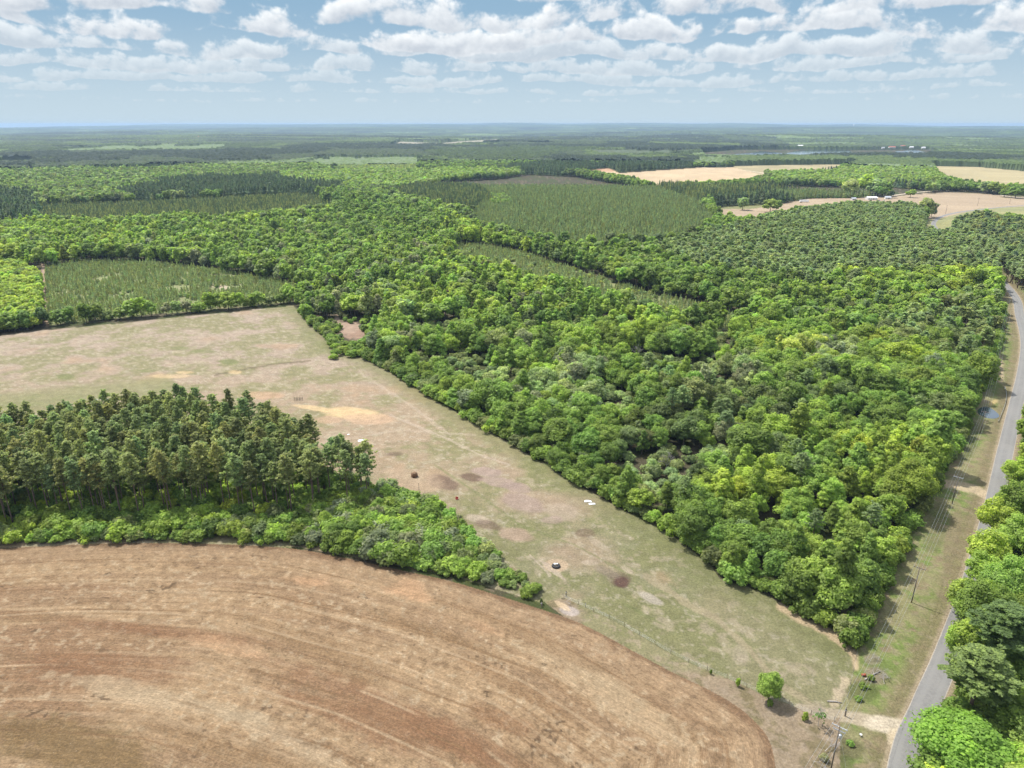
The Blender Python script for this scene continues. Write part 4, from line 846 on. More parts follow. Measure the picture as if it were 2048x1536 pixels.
GROUP = {'edge': 'trees along the pasture edge of the wood', 'verge': 'trees along the road verge', 'wood': 'trees inside the wood', 'gap': 'brush in the gaps of the wood', 'left wood': 'lime green trees at the left edge', 'far edge': 'trees between pasture and young pines',
         'thicket': 'brush thicket in the pasture', 'stand': 'pines of the dark stand', 'understory': 'brush under the pines', 'hedge': 'hedge along the plowed field', 'roadside': 'trees east of the road', 'lone': 'lone trees and bushes by the fence',
         'young block': 'young pines planted in the left block', 'young strip': 'young pines planted in the long strip', 'young far block': 'young pines planted in the far block', 'strip brush': 'brush between young pines', 'block brush': 'brush between young pines'}
NAME = {'oak': 'broadleaf_tree', 'pop': 'slender_tree', 'bush': 'bush', 'pine': 'pine_tree', 'young': 'young_pine', 'bare': 'dead_tree'}
CATN = {'oak': 'tree', 'pop': 'tree', 'bush': 'bush', 'pine': 'pine', 'young': 'young pine', 'bare': 'dead tree'}
HREF = {'oak': 12.6, 'oak_hi': 12.6, 'pop': 14.0, 'bush': 2.9, 'pine': 22.6, 'pine_hi': 22.6, 'young': 4.0, 'plant': 13.5}
WREF = {'oak': 4.6, 'oak_hi': 4.6, 'pop': 3.0, 'bush': 2.0, 'pine': 3.3, 'pine_hi': 3.3, 'young': 1.25}
FIRST = {}
for c in ('broad', 'bush', 'pine', 'young', 'bare'):
    label_kind(c)
    for t in IND[c]:
        k = t['kind']; i = int(rng.integers(0, 99))
        if k == 'bare':
            o = link('dead_tree', PR['bare'][i % 2], loc=(t['x'], t['y'], terrain(t['x'], t['y'])), rot=(0, 0, rng.uniform(0, 6)), scale=(t['h']/9,)*3)
            tag(o, t['label'], 'dead tree', 'bare trees in the wood'); continue
        key = k
        if k == 'oak' and t['size'] > 105: key = 'oak_hi'
        if k == 'pine' and t['zone'] == 'roadside': key = 'pine_hi'
        cm, tm = PR[key][i % len(PR[key])]
        sz = t['h']/HREF[key]; sw = (t['w']/WREF[key]) if t['w'] else sz**(.8 if k != 'pine' else .3)*(rng.uniform(.95, 1.38) if k in ('oak', 'pop') else rng.uniform(.86, 1.14))
        if k == 'bush' and not t['w']: sw = sz**.85*rng.uniform(.9, 1.25)
        e = empty(NAME[k], (t['x'], t['y'], float(terrain(t['x'], t['y']))), rng.uniform(0, 6.28)); e.scale = (sw, sw, sz)
        tag(e, t['label'], CATN[k], GROUP.get(t['zone'], 'trees round the farmstead'))
        cr = link('crown', cm, e); cr['tint'] = list(t['tint'] or vary(PAL[t['col']], rng))
        if not (k == 'bush' and t['h'] < 6): link('trunk', tm, e)
        else:
            if 'bstem' not in PR: PR['bstem'] = mb_mesh(trunk_mb(1.8, .06, 5, nb=4, reach=.9, zb=.1), 'stem', M_bark)
            link('stem', PR['bstem'], e)
        FIRST.setdefault(key, []).append(cr)

def scatter(name, items, protos, href, wpow, label, cat, lift=0.0):
    """one countless stand: a tree mesh instanced on points by geometry nodes"""
    if not items: return
    n = len(items); V = np.array([(t['x'], t['y'], float(terrain(t['x'], t['y']))) for t in items], np.float32)
    me = bpy.data.meshes.new(name); me.vertices.add(n); me.vertices.foreach_set('co', V.ravel())
    sc = np.zeros((n, 3)); tn = np.zeros((n, 3)); 
    for i, t in enumerate(items):
        s_ = t['h']/href; w_ = s_**wpow*rng.uniform(.92, 1.32)
        if t.get('w'): w_ = t['w']/(2.3 if t['kind'] == 'plant' else 4.6)
        sc[i] = (w_, w_, s_); tn[i] = vary(PAL[t['col']], rng)
    rot = np.zeros((n, 3)); rot[:, 2] = rng.uniform(0, 6.28, n); rot[:, :2] = rng.normal(size=(n, 2))*.03
    for nm, arr in (('sc', sc), ('ro', rot), ('tint', tn)):
        a_ = me.attributes.new(nm, 'FLOAT_VECTOR', 'POINT'); a_.data.foreach_set('vector', arr.astype(np.float32).ravel())
    a_ = me.attributes.new('pi', 'INT', 'POINT'); a_.data.foreach_set('value', rng.integers(0, len(protos), n).astype(np.int32))
    o = link(name, me); tag(o, label, cat, kind='stuff')
    g = bpy.data.node_groups.new(name, 'GeometryNodeTree')
    g.interface.new_socket('Geometry', in_out='INPUT', socket_type='NodeSocketGeometry'); g.interface.new_socket('Geometry', in_out='OUTPUT', socket_type='NodeSocketGeometry')
    gi = g.nodes.new('NodeGroupInput'); go = g.nodes.new('NodeGroupOutput'); inst = g.nodes.new('GeometryNodeInstanceOnPoints'); join = g.nodes.new('GeometryNodeJoinGeometry')
    for pr in protos:
        jj = g.nodes.new('GeometryNodeJoinGeometry')
        for ob in pr:
            oi = g.nodes.new('GeometryNodeObjectInfo'); oi.transform_space = 'ORIGINAL'; oi.inputs[0].default_value = ob; g.links.new(oi.outputs['Geometry'], jj.inputs[0])
        gti = g.nodes.new('GeometryNodeGeometryToInstance'); g.links.new(jj.outputs[0], gti.inputs[0]); g.links.new(gti.outputs[0], join.inputs[0])
    def na(nm, dt):
        q = g.nodes.new('GeometryNodeInputNamedAttribute'); q.data_type = dt; q.inputs[0].default_value = nm; return q.outputs[0]
    g.links.new(gi.outputs[0], inst.inputs['Points']); g.links.new(join.outputs[0], inst.inputs['Instance']); inst.inputs['Pick Instance'].default_value = True
    g.links.new(na('pi', 'INT'), inst.inputs['Instance Index']); g.links.new(na('ro', 'FLOAT_VECTOR'), inst.inputs['Rotation']); g.links.new(na('sc', 'FLOAT_VECTOR'), inst.inputs['Scale'])
    g.links.new(inst.outputs[0], go.inputs[0]); md = o.modifiers.new('trees', 'NODES'); md.node_group = g; return o
def wref_of(name): return 4.6
# the coarser far-tree meshes each stand once as a real tree of the far wood
def proto_trees(key, items, name, label, cat, group):
    out = []
    marks = [('the wood top corner', 1940, 730), ('the strip west end', 930, 497), ('the road bend', 1880, 440), ('the white trailer', 1608, 405), ('the pasture back corner', 590, 611)]
    for (cm, tm), (lm, mx_, my_) in zip(PR[key], marks):
        g_ = G(mx_, my_); t = min(items, key=lambda t: (t['x']-g_[0])**2+(t['y']-g_[1])**2); items.remove(t)
        e = empty(name, (t['x'], t['y'], 0)); tag(e, f'{label}, nearest of them to {lm}', cat, group); s_ = t['h']/HREF.get(key.replace('_lo', ''), 13); e.scale = (s_, s_, s_)
        cr = link('crown', cm, e); cr['tint'] = list(PAL[t['col']]); prs = [cr]
        if tm and not key.startswith('bush'): prs.append(link('trunk', tm, e))
        out.append(prs)
    return out
rb = [t for t in REST['broad'] if t['kind'] == 'oak']; rp = [t for t in REST['broad'] if t['kind'] == 'pop']
near = [t for t in rb if t['dep'] < 420]; far = [t for t in rb if t['dep'] >= 420]
def near_protos(key):
    seen = {}
    for cr in FIRST[key]: seen.setdefault(cr.data.name, cr)
    return [[cr]+[c_ for c_ in cr.parent.children if c_.name.startswith('trunk')] for cr in seen.values()]
T1 = 'far wood trees with crowns alike, too many to tell apart'
scatter('broadleaf_wood', near, near_protos('oak'), 12.6, .8, 'mass of broadleaf crowns inside the wood behind the nearest rows', 'wood')
scatter('distant_broadleaf_wood', far, proto_trees('oak_lo', far, 'broadleaf_tree', 'round broadleaf tree of the distant wood', 'tree', 'trees in the distant part of the wood'), 12.6, .8, 'distant broadleaf wood of rounded green crowns', 'wood')
scatter('slender_wood', rp, proto_trees('pop_lo', rp, 'slender_tree', 'slender tree of the distant wood', 'tree', 'slender trees in the distant wood'), 14.0, .8, 'slender pointed trees scattered through the wood', 'wood')
scatter('undergrowth', REST['bush'], near_protos('bush'), 2.9, .85, 'low green brush under the pines and in gaps of the wood', 'brush')
pn = [t for t in REST['pine'] if t['dep'] < 330]; pf = [t for t in REST['pine'] if t['dep'] >= 330]
scatter('pine_wood', pn, near_protos('pine'), 22.6, .3, 'mass of pines behind the front rows of the stand', 'pine wood')
scatter('tall_pine_plantation', pf, proto_trees('pine_lo', pf, 'pine_tree', 'rough-crowned plantation pine', 'pine', 'pines of the tall plantation'), 22.6, .05, 'tall pine plantation left of the road bend', 'pine wood')
scatter('young_pine_block', REST['young'], near_protos('young'), 4.0, .8, 'rows of young pointed pines with grass between them', 'young pines')
scatter('pine_plantation', REST['plant'], proto_trees('plant', REST['plant'], 'pine_tree', 'small pointed plantation pine', 'pine', 'pines of the wide even plantation'), 13.5, .6, 'wide even pine plantation in the middle distance', 'pine wood')

# ------------------------------------------------------------------ woods out to the horizon: one canopy sheet of rounded crowns
az = np.radians(np.linspace(-47, 47, 1500)); r_ = [RFAR-30.0]
while r_[-1] < 4500: r_.append(r_[-1]*1.0026)
while r_[-1] < 29500: r_.append(r_[-1]*1.010)
A_, R_ = np.meshgrid(az, np.array(r_)); X = R_*np.sin(A_); Y = R_*np.cos(A_)
tz = terrain(X, Y); px_, py_, _ = P(X, Y, tz+12)
zi, b_ = randzone(X, Y); names = RZ+['light', 'lightpine', 'field']; idx = {n_: i for i, n_ in enumerate(names)}; zi = zi.astype(int)
px_ = px_+(fbm(px_/22, py_/4, 401, 3)-.5)*70; py_ = py_+(fbm(px_/28, py_/5, 402, 3)-.5)*9
brk = fbm(X/330, Y/520, 411, 3)
for poly, k in FARZ[::-1]: zi = np.where(inpoly(px_, py_, poly), np.where((brk > .60) & (k == 'pined_shade'), idx['mixed'], np.where((brk < .36) & (k == 'pined_shade'), idx['mid'], idx[k])), zi)
fld = (b_ > .84) & (R_ > 4200) & (vn(X/260, Y/900, 207) > .62)
zi = np.where(fld & (zi != idx['pined_shade']), idx['field'], zi)
for b2 in BLOCKS: zi = np.where(inpoly(X, Y, b2), idx['field'], zi)
cell = 11.5; gx = np.floor(X/cell); gy = np.floor(Y/cell); best = np.full(X.shape, 9e9); hid = np.zeros(X.shape)
for i in (-1, 0, 1):
    for j in (-1, 0, 1):
        a0 = gx+i; b0 = gy+j; cx_ = (a0+_h(a0, b0, 1))*cell; cy_ = (b0+_h(a0, b0, 2))*cell; d2 = (X-cx_)**2+(Y-cy_)**2; k = d2 < best
        best = np.where(k, d2, best); hid = np.where(k, _h(a0, b0, 3), hid)
dome = np.sqrt(np.clip(1-best/(cell*.78)**2, 0, 1))
h0 = np.array([19, 16, 16, 18, 14, 7, 8, -3.0])[zi]; lift = vn(X/60, Y/60, 211)*3
Hc = np.where(h0 > 0, h0*(.55+.30*dome+.28*hid)+lift+(_h(np.floor(X*3), np.floor(Y*3), 9)-.5)*1.4, -3.0)
pal = {'pined_shade': ['pined_shade', 'pined_shade', 'dark'], 'mixed': ['mid', 'pined_shade', 'deep', 'olive'], 'mid': ['mid', 'deep', 'bright'], 'lightpine': ['pine', 'olive', 'pineg'], 'bright': ['bright', 'pale', 'mid'], 'light': ['pale', 'bright', 'pale', 'mid'], 'deep': ['deep', 'dark', 'mid'], 'field': ['olive']}
Cc = np.zeros(X.shape+(3,))
for i, n_ in enumerate(names):
    cols = np.array([PAL[c] for c in pal[n_]]); k = zi == i; Cc[k] = cols[np.clip((hid[k]*len(cols)).astype(int), 0, len(cols)-1)]
Cc *= (.8+.4*vn(X/4, Y/4, 213))[..., None]*np.array((.92, .98, 1.16))*np.array([.20, .25, .29, .22, .40, .40, .30, .4])[zi][..., None]; Cc = Cc*.85+Cc.mean(-1, keepdims=True)*.15  # sheet darkened per zone: missing crown self-shadow and cloud shade put in colour
nr, na = X.shape; I = np.arange(nr*na).reshape(nr, na)
Q = np.stack([I[:-1, :-1], I[:-1, 1:], I[1:, 1:], I[1:, :-1]], -1).reshape(-1, 4)[:, ::-1]
hq = Hc.ravel()[Q].max(1) > 0; Q = Q[hq]
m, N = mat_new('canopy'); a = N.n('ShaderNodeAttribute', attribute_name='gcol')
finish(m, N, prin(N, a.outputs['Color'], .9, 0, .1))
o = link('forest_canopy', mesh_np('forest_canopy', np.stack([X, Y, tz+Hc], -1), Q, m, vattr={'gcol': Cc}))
tag(o, 'unbroken woods reaching away to the horizon beyond all the fields', 'forest', kind='stuff')

# ------------------------------------------------------------------ man-made things
M_wood = paint('weathered_wood', (.20, .155, .115), .9, var=.4, scale=3); M_pole = paint('pole_wood', (.15, .125, .10), .9, var=.35, scale=2)
M_galv = paint('galvanised_steel', (.58, .60, .61), .45, .6, .2, 4); M_white = paint('white_paint', (.80, .80, .78), .5, var=.12, scale=2)
M_rust = paint('rusty_steel', (.20, .085, .045), .85, .2, .45, 6); M_rub = paint('rubber', (.028, .028, .03), .75, var=.4, scale=5)
M_red = paint('red_plastic', (.60, .06, .035), .5, var=.2); M_hay = paint('old_hay', (.22, .14, .08), 1, var=.5, scale=7)
M_cera = paint('insulator', (.45, .46, .47), .3, var=.1); M_wire = paint('cable', (.40, .41, .42), .5, .4, .1); M_dkm = paint('dark_metal', (.05, .05, .055), .6, .5)
M_glass = paint('window_glass', (.03, .04, .05), .1, 0, .1, spec=.8); M_roofr = paint('red_roof', (.42, .13, .08), .7, var=.2, scale=1); M_conc = paint('pale_wall', (.62, .60, .55), .8, var=.15)
def g3(px, py, z=0): p = G(px, py); return np.array((p[0], p[1], z))
polep = [g3(1660, 1548), g3(1823, 1205), g3(1904, 1008), g3(1960, 868), g3(1988, 758), g3(2007, 664)]
prev = polep[0]-(polep[1]-polep[0])*np.array([1.0, 1.0, 0]); prev = prev+np.array([-4, 2, 0])
LBLP = ['nearest utility pole with two crossarms, beside the sandy driveway', 'utility pole with one crossarm on the grass verge below the dirt track', 'utility pole with white crossarm beside the upper dirt track',
        'utility pole standing left of the flooded ditch', 'utility pole on the verge just beyond the flooded ditch', 'farthest utility pole of the verge, in the shade by the wood']
tops = []
for i, p in enumerate(polep):
    q = polep[min(i+1, 5)]; r0 = polep[max(i-1, 0)]; d = q-r0; a = math.atan2(d[1], d[0])-math.pi/2
    e = empty('utility_pole', p, a); tag(e, LBLP[i], 'utility pole', 'utility poles along the road')
    hp = [12.2, 11.2, 10.4, 10.2, 9.8, 9.6][i]
    MB().tube([(0, 0, -.5), (0, 0, hp)], [.15, .10], 8).build('pole', M_pole, e, True)
    arms = [hp-.45] if i else [hp-.4, hp-1.25]
    for k, z in enumerate(arms):
        MB().box((0, .14, z), (2.9 if k == 0 else 2.3, .13, .16)).build('crossarm', M_galv if i in (0, 2) else M_wood, e)
        if k == 0: MB().tube([(-.9, .14, z-.05), (0, .13, z-.7)], .025, 4).tube([(.9, .14, z-.05), (0, .13, z-.7)], .025, 4).build('arm_brace', M_galv, e)
        for x in (-1.3, -.55, 1.3):
            if k and x == -.55: continue
            MB().lathe([(.0, 0), (.05, 0), (.07, .06), (.04, .10), (.075, .14), (.05, .20), (0, .22)], (x*(1 if k == 0 else .78), .14, z+.08), 8).build('insulator', M_cera, e, True)
    if i == 0:
        MB().lathe([(0, 0), (.28, 0), (.30, .1), (.30, .8), (.25, .9), (0, .92)], (.42, -.05, hp-2.7), 12).build('transformer', M_galv, e, True)
        MB().tube([(0, 0, hp-.8), (5.5, -4.5, 0)], .014, 4).build('guy_wire', M_wire, e)
        MB().tube([(0, 0, hp-1.4), (.05, .16, .2)], .03, 4).build('conduit', M_dkm, e)
    cs, sn = math.cos(a), math.sin(a)
    f = lambda x, y, z: p+np.array((x*cs-y*sn, x*sn+y*cs, z))
    tops.append([f(-1.3, .14, hp-.15), f(-.55, .14, hp-.15), f(1.3, .14, hp-.15), f(.16, 0, hp-2.6)])
cs, sn = math.cos(a), math.sin(a)
tops = [[t+(prev-polep[0]) for t in tops[0]]]+tops+[[t+(polep[5]-polep[4])*1.1 for t in tops[5]]]
for k, nm in enumerate(['left outer', 'left inner', 'right outer', 'lowest, neutral']):
    pts = []
    for A, B_ in zip(tops[:-1], tops[1:]):
        for j in range(12):
            t = j/12; q = A[k]*(1-t)+B_[k]*t; q = q-np.array((0, 0, 4*(1.0 if k < 3 else 1.3)*t*(1-t))); pts.append(q)
    tag(MB().tube(pts, .015, 4, False).build('power_line', M_wire), f'{nm} power line strung between the roadside utility poles', 'power line', 'power lines along the road')
for (px, py, h), lb in zip([(1891, 428, 12), (1955, 412, 12), (2019, 408, 12)], ['small distant pole left, standing in the plowed clearing by the road bend', 'small distant pole in the middle of the plowed clearing', 'small distant pole at the right edge of the plowed clearing']):
    e = empty('utility_pole', g3(px, py)); tag(e, lb, 'utility pole', 'poles in the far clearing')
    MB().tube([(0, 0, -.3), (0, 0, h)], [.2, .13], 6).build('pole', M_pole, e); MB().box((0, .15, h-.5), (2.6, .14, .16), .5).build('crossarm', M_wood, e)

# barbed-wire fence round the pasture
def fence(name, line, step, label, hpost=1.25):
    L_ = np.array(line); seg = np.linalg.norm(np.diff(L_, axis=0), axis=1); cum = np.concatenate([[0], np.cumsum(seg)]); n_ = max(2, int(cum[-1]/step)); e = empty(name, (*L_[0], 0)); tag(e, label, 'fence')
    o0 = np.array((*L_[0], 0)); P3 = []
    for i, q in enumerate(np.linspace(0, cum[-1], n_+1)):
        p = np.array((np.interp(q, cum, L_[:, 0]), np.interp(q, cum, L_[:, 1]), 0))-o0; P3.append(p); le = rng.normal(size=2)*.05; hh = hpost*rng.uniform(.88, 1.12)
        MB().tube([p+(0, 0, -.2), p+(le[0], le[1], hh)], [.065, .05], 6).build('post', M_wood, e)
    for z in (.35, .7, 1.05):
        pts = []
        for a_, b2 in zip(P3[:-1], P3[1:]): pts += [a_+(0, 0, z), (a_+b2)/2+(0, 0, z-.05)]
        MB().tube(pts+[P3[-1]+(0, 0, z)], .009, 3, False).build('wire', M_wire, e)
fence('wire_fence', FENCE, 4.6, 'sagging barbed-wire fence between the plowed field and the green pasture')
fence('wire_fence', W([(1690, 1422), (1697, 1385), (1712, 1318), (1716, 1296)]), 4.2, 'short wire fence on the eroded bank between pasture and road verge')
for px, py, h, rd_, lb in [(1132, 1193, 1.7, .13, 'dark leaning gate post at the left end of the field fence'), (1171, 1214, 1.4, .07, 'thin steel gate post right of the pale gravel gap'), (1083, 1213, 1.3, .16, 'charred stump post under the hedge tip'),
                     (1690, 1432, 2.1, .16, 'thick dark brown corner post just above the nearest pole'), (839, 992, 5.0, .07, 'tall thin lone post between the rusty hay ring and the pines')]:
    e = empty('wooden_post', g3(px, py)); tag(e, lb, 'post')
    MB().tube([(0, 0, -.3), (rng.normal()*.06, .03, h)], [rd_*1.1, rd_*.85], 8).build('shaft', M_pole, e); MB().tube([(0, 0, h*.72), (0, 0, h*.72+.09)], rd_*1.25, 8).build('wire_wrap', M_wire, e)

# hay ring with what is left of a bale
e = empty('hay_ring', g3(829, 953)); tag(e, 'rusty round hay ring standing on trampled sand, right of the dark pines', 'hay feeder')
for z, rr_ in ((.12, 1.18), (.62, 1.15), (1.15, 1.22)):
    MB().tube([(rr_*math.cos(t), rr_*math.sin(t), z) for t in np.linspace(0, 6.2832, 25)], .045, 5, False).build('hoop', M_rust, e)
for k in range(14):
    t = k*2*math.pi/14; MB().tube([(1.17*math.cos(t), 1.17*math.sin(t), 0), (1.22*math.cos(t), 1.22*math.sin(t), 1.18)], .03, 4).build('bar', M_rust, e)
V = MB().lathe([(0, 0), (.95, 0), (1.02, .5), (1.0, 1.1), (.86, 1.5), (.5, 1.75), (0, 1.82)], k=20)
V.V[0] += np.stack([np.sin(V.V[0][:, 2]*9+V.V[0][:, 1]*7), np.cos(V.V[0][:, 0]*8), np.sin(V.V[0][:, 0]*6+V.V[0][:, 1]*5)], 1)*.06
o = V.build('hay_bale', M_hay, None, loc=g3(829, 953, .01)); tag(o, 'brown weathered round hay bale inside the rusty ring', 'hay bale')
# tyre trough
e = empty('tyre_trough', g3(1112, 1133)); tag(e, 'big black tyre used as a feed trough on a pale worn circle', 'trough')
MB().lathe([(.70, .0), (1.05, 0), (1.18, .08), (1.22, .25), (1.18, .44), (1.04, .54), (.84, .55), (.72, .50), (.66, .38), (.66, .1)], k=28).build('tyre', M_rub, e, True)
MB().lathe([(.0, .14), (.66, .15)], k=20).build('feed', paint('feed', (.35, .27, .17), 1, var=.4, scale=8), e)
M2 = MB()
for k in range(26):
    t = k*2*math.pi/26; M2.box((1.205*math.cos(t), 1.205*math.sin(t), .26), (.07, .12, .36), t)
M2.build('tread', M_rub, e)
for dx, dy, r0, h0_, lb in ((-.35, .25, .34, .62, 'white mineral tub standing in the left of the tyre trough'), (.30, .32, .26, .60, 'smaller white tub in the right of the tyre trough')):
    e = empty('mineral_tub', g3(1112, 1133, .15)+(dx, dy, 0)); tag(e, lb, 'tub'); MB().lathe([(0, 0), (r0*.85, 0), (r0, h0_), (r0*1.08, h0_), (r0*1.06, h0_+.03), (r0*.93, h0_+.02), (r0*.8, .1), (0, .08)], k=16).build('tub', M_white, e, True)
    MB().tube([(r0*math.cos(t), .0, h0_+.22*math.sin(t)) for t in np.linspace(0, math.pi, 9)], .015, 4).build('handle', M_galv, e)
e = empty('feed_tub', g3(914, 998)); tag(e, 'small red tub tipped on the pasture right of the lone post', 'tub')
T_ = Matrix.Rotation(1.2, 3, 'X'); MB().lathe([(0, 0), (.38, 0), (.48, .5), (.53, .52), (.53, .56), (.44, .54), (.36, .06), (0, .05)], (0, 0, .42), 16, T_).build('tub', M_red, e, True)
MB().tube([(.48, -.35, .5), (.2, -.75, .35), (-.2, -.75, .35), (-.48, -.35, .5)], .02, 4).build('handle', M_galv, e)
def tin(px, py, w_, d_, rz, bow, label, seed):
    r2 = np.random.default_rng(seed); nx, ny = 49, 7; V = []
    for j in range(ny):
        for i in range(nx):
            u, v = i/(nx-1)-.5, j/(ny-1)-.5; V.append((u*w_, v*d_, .06+bow*(1-4*u*u)*(.5+.5*v)+.022*math.sin(i*2*math.pi/4)+.05*math.sin(v*5+seed)))
    V = np.array(V); b = MB(); Q = [(j*nx+i, j*nx+i+1, (j+1)*nx+i+1, (j+1)*nx+i) for j in range(ny-1) for i in range(nx-1)]
    b.add(V, Q); o = b.build('roofing_sheet', M_tin, None, True, loc=g3(px, py), rot=(0, 0, rz)); md = o.modifiers.new('thick', 'SOLIDIFY'); md.thickness = .004; tag(o, label, 'roofing sheet', 'loose roofing sheets on the pasture')
M_tin = paint('tin', (.78, .80, .82), .4, .15, .15, 1.5)
tin(724, 881, 3.2, 1.5, .25, .22, 'white corrugated sheet lying alone above the dark pines', 1)
tin(1176, 1003, 2.4, 1.1, -.1, .35, 'bent white corrugated sheet, left one of the pair by the wood edge', 2); tin(1184, 1008, 2.2, 1.0, .15, .12, 'flat white corrugated sheet, right one of the pair by the wood edge', 3)
tin(697, 869, 1.0, .6, .5, .05, 'small rusty-white scrap of sheet left of the white sheet', 4)
# metal rack far up the pasture
e = empty('metal_rack', g3(597, 801)); tag(e, 'dark metal pipe rack with three bays, alone on the upper pasture', 'rack')
for x in (-1.9, -.65, .65, 1.9):
    for y in (-.5, .5): MB().tube([(x, y, 0), (x, y, 1.7)], .06, 5).build('post', M_dkm, e)
for y in (-.5, .5):
    for z in (.55, 1.15): MB().tube([(-1.9, y, z), (1.9, y, z)], .045, 5).build('rail', M_dkm, e)
e = empty('white_rail', g3(213, 802)); tag(e, 'long low white rail behind the tops of the dark pines', 'rail')
MB().tube([(-5.2, -.3, .9), (5.0, .5, .9)], .14, 6).build('rail', M_white, e)
for x in (-4.6, 0, 4.4): MB().tube([(x, x*.08, 0), (x, x*.08, .85)], .08, 6).build('post', M_white, e)
# guardrail at the ditch
gl = smooth(W([(2008, 775), (2012, 788), (2011, 803), (2006, 820), (1996, 845)]), 4); gl = np.array(gl)
e = empty('guardrail', (*gl[0], 0)); tag(e, 'curved silver guardrail between the flooded ditch and the road', 'guardrail'); g0 = np.array((*gl[0], 0))
b = MB()
for a_, c_ in zip(gl[:-1], gl[1:]):
    a3 = np.array((*a_, 0))-g0; c3 = np.array((*c_, 0))-g0
    V = []
    d = (c3-a3)/np.linalg.norm(c3-a3); n_ = np.array((-d[1], d[0], 0))
    for q in (a3, c3):
        for off, z in ((0, .42), (.09, .50), (0, .60), (.09, .70), (0, .78)): V.append(q+n_*off+(0, 0, z))
    b.add(V, [(i, i+5, i+6, i+1) for i in range(4)])
o = b.build('beam', M_galv, e); md = o.modifiers.new('thick', 'SOLIDIFY'); md.thickness = .03
for i in range(0, len(gl), 2):
    q = np.array((*gl[i], 0))-g0; MB().box(q+(0, 0, .38), (.15, .15, .8)).build('post', M_wood, e)
e = empty('rusty_drum', g3(1727, 1352)); tag(e, 'rusty red drum lying in the brush beside the fenced bank', 'drum')
MB().lathe([(0, -.45), (.29, -.45), (.31, -.43), (.29, -.2), (.31, -.18), (.29, -.15), (.29, .15), (.31, .18), (.29, .2), (.31, .43), (.29, .45), (0, .45)], (0, 0, .32), 16, Matrix.Rotation(1.45, 3, 'Y')).build('shell', paint('drum', (.36, .10, .05), .8, .2, .5, 5), e, True)
MB().tube([(.44, .1, .45), (.5, .1, .45)], .04, 6).build('bung', M_galv, e)
e = empty('white_bucket', g3(1721, 1472)); tag(e, 'white bucket on the weedy verge right of the nearest utility pole', 'bucket')
MB().lathe([(0, 0), (.20, 0), (.25, .45), (.27, .46), (.24, .44), (.19, .04), (0, .03)], k=14).build('pail', M_white, e, True); MB().tube([(.25*math.cos(t), .1*math.sin(t), .45+.02) for t in np.linspace(0, math.pi, 9)], .012, 4).build('handle', M_galv, e)
for px, py, L_, rz, lb in [(1669, 1405, 3.0, -.15, 'grey fallen log lying on the pasture near the corner post'), (1745, 1352, 5.5, .5, 'pale fallen log in the brush beside the rusty drum')]:
    e = empty('fallen_log', g3(px, py), rz); tag(e, lb, 'log'); MB().tube([(-L_/2, 0, .16), (0, .12, .2), (L_/2, 0, .14)], [.17, .14, .08], 8).build('stem', M_dead, e, True)
    MB().tube([(L_*.1, .1, .2), (L_*.2, .7, .55)], [.06, .02], 5).build('limb', M_dead, e); MB().tube([(L_*.25, .05, .2), (L_*.32, -.6, .3)], [.05, .02], 5).build('limb', M_dead, e)
for px, py, s_, rz, lb in [(1755, 1342, .7, .3, 'tangle of grey cut branches on the verge right of the rusty drum'), (1738, 1322, .5, 1.8, 'small heap of grey branches above the rusty drum'), (1650, 1505, .75, 2.0, 'heap of grey branches left of the nearest utility pole'),
                     (1625, 1525, .6, .8, 'low heap of dead branches at the bottom edge of the photo'), (1768, 1370, .55, 2.8, 'heap of dead branches beside the road edge'), (1128, 1206, .4, 1.0, 'bleached branches piled at the hedge tip')]:
    o = link('brush_pile', PR['bare'][0], loc=g3(px, py, .4), rot=(1.25, .2, rz), scale=(s_*.75, s_*.45, s_*.75)); tag(o, lb, 'brush pile', 'piles of dead branches')
e = empty('dead_sapling', g3(1636, 1452), 1.0); tag(e, 'thin half-bare sapling with few leaves right of the fence-line tree', 'sapling')
link('branches', PR['bare'][1], e, scale=(.42, .42, .62)); v_, q_, l_ = crown_broad(400, 1.5, 3.4, 1.2, 9, 150, .34); cr = link('leaves', mk('leaves', v_, q_, l_, M_leaf), e); cr['tint'] = [.13, .25, .05]

# buildings and vehicles beyond the plantations
def gable(px, py, L_, D_, h, rh, rz, wall, roof, label, cat='house', name='house', win=4, z0=None):
    x, y, _ = g3(px, py); e = empty(name, (x, y, float(terrain(x, y)) if z0 is None else z0), rz); tag(e, label, cat)
    MB().box((0, 0, h/2), (L_, D_, h)).build('wall', wall, e)
    b = MB(); o_ = .5
    for s_ in (-1, 1):
        V = [(-L_/2-o_, s_*(D_/2+o_), h-.12), (L_/2+o_, s_*(D_/2+o_), h-.12), (L_/2+o_, 0, h+rh), (-L_/2-o_, 0, h+rh)]; V += [(a_, b_, c_+.18) for a_, b_, c_ in V]
        b.add(V, [(0, 1, 2, 3), (4, 5, 6, 7), (0, 1, 5, 4), (1, 2, 6, 5), (2, 3, 7, 6), (3, 0, 4, 7)])
    for s_ in (-1, 1): b.add([(s_*L_/2, -D_/2, h-.01), (s_*L_/2, D_/2, h-.01), (s_*L_/2, 0, h+rh), (s_*L_/2, 0, h+rh)], [(0, 1, 2, 3)])
    b.build('roof', roof, e)
    for i in range(win): MB().box((-L_/2+L_*(i+.5)/win, -D_/2-.02, h*.55), (1.1, .08, 1.2)).build('window', M_glass, e)
    MB().box((L_*.06, -D_/2-.03, 1.05), (1.0, .1, 2.1)).build('door', M_wood, e)
    return e
gable(1406, 331, 16, 9, 3.6, 2.2, .1, M_conc, M_white, 'white-roofed shed at the upper edge of the tan field', 'shed', 'shed', 3)
gable(1742, 399, 17, 9, 3.0, 2.0, .15, M_conc, M_white, 'farmhouse with pale roof half hidden under the pale green trees')
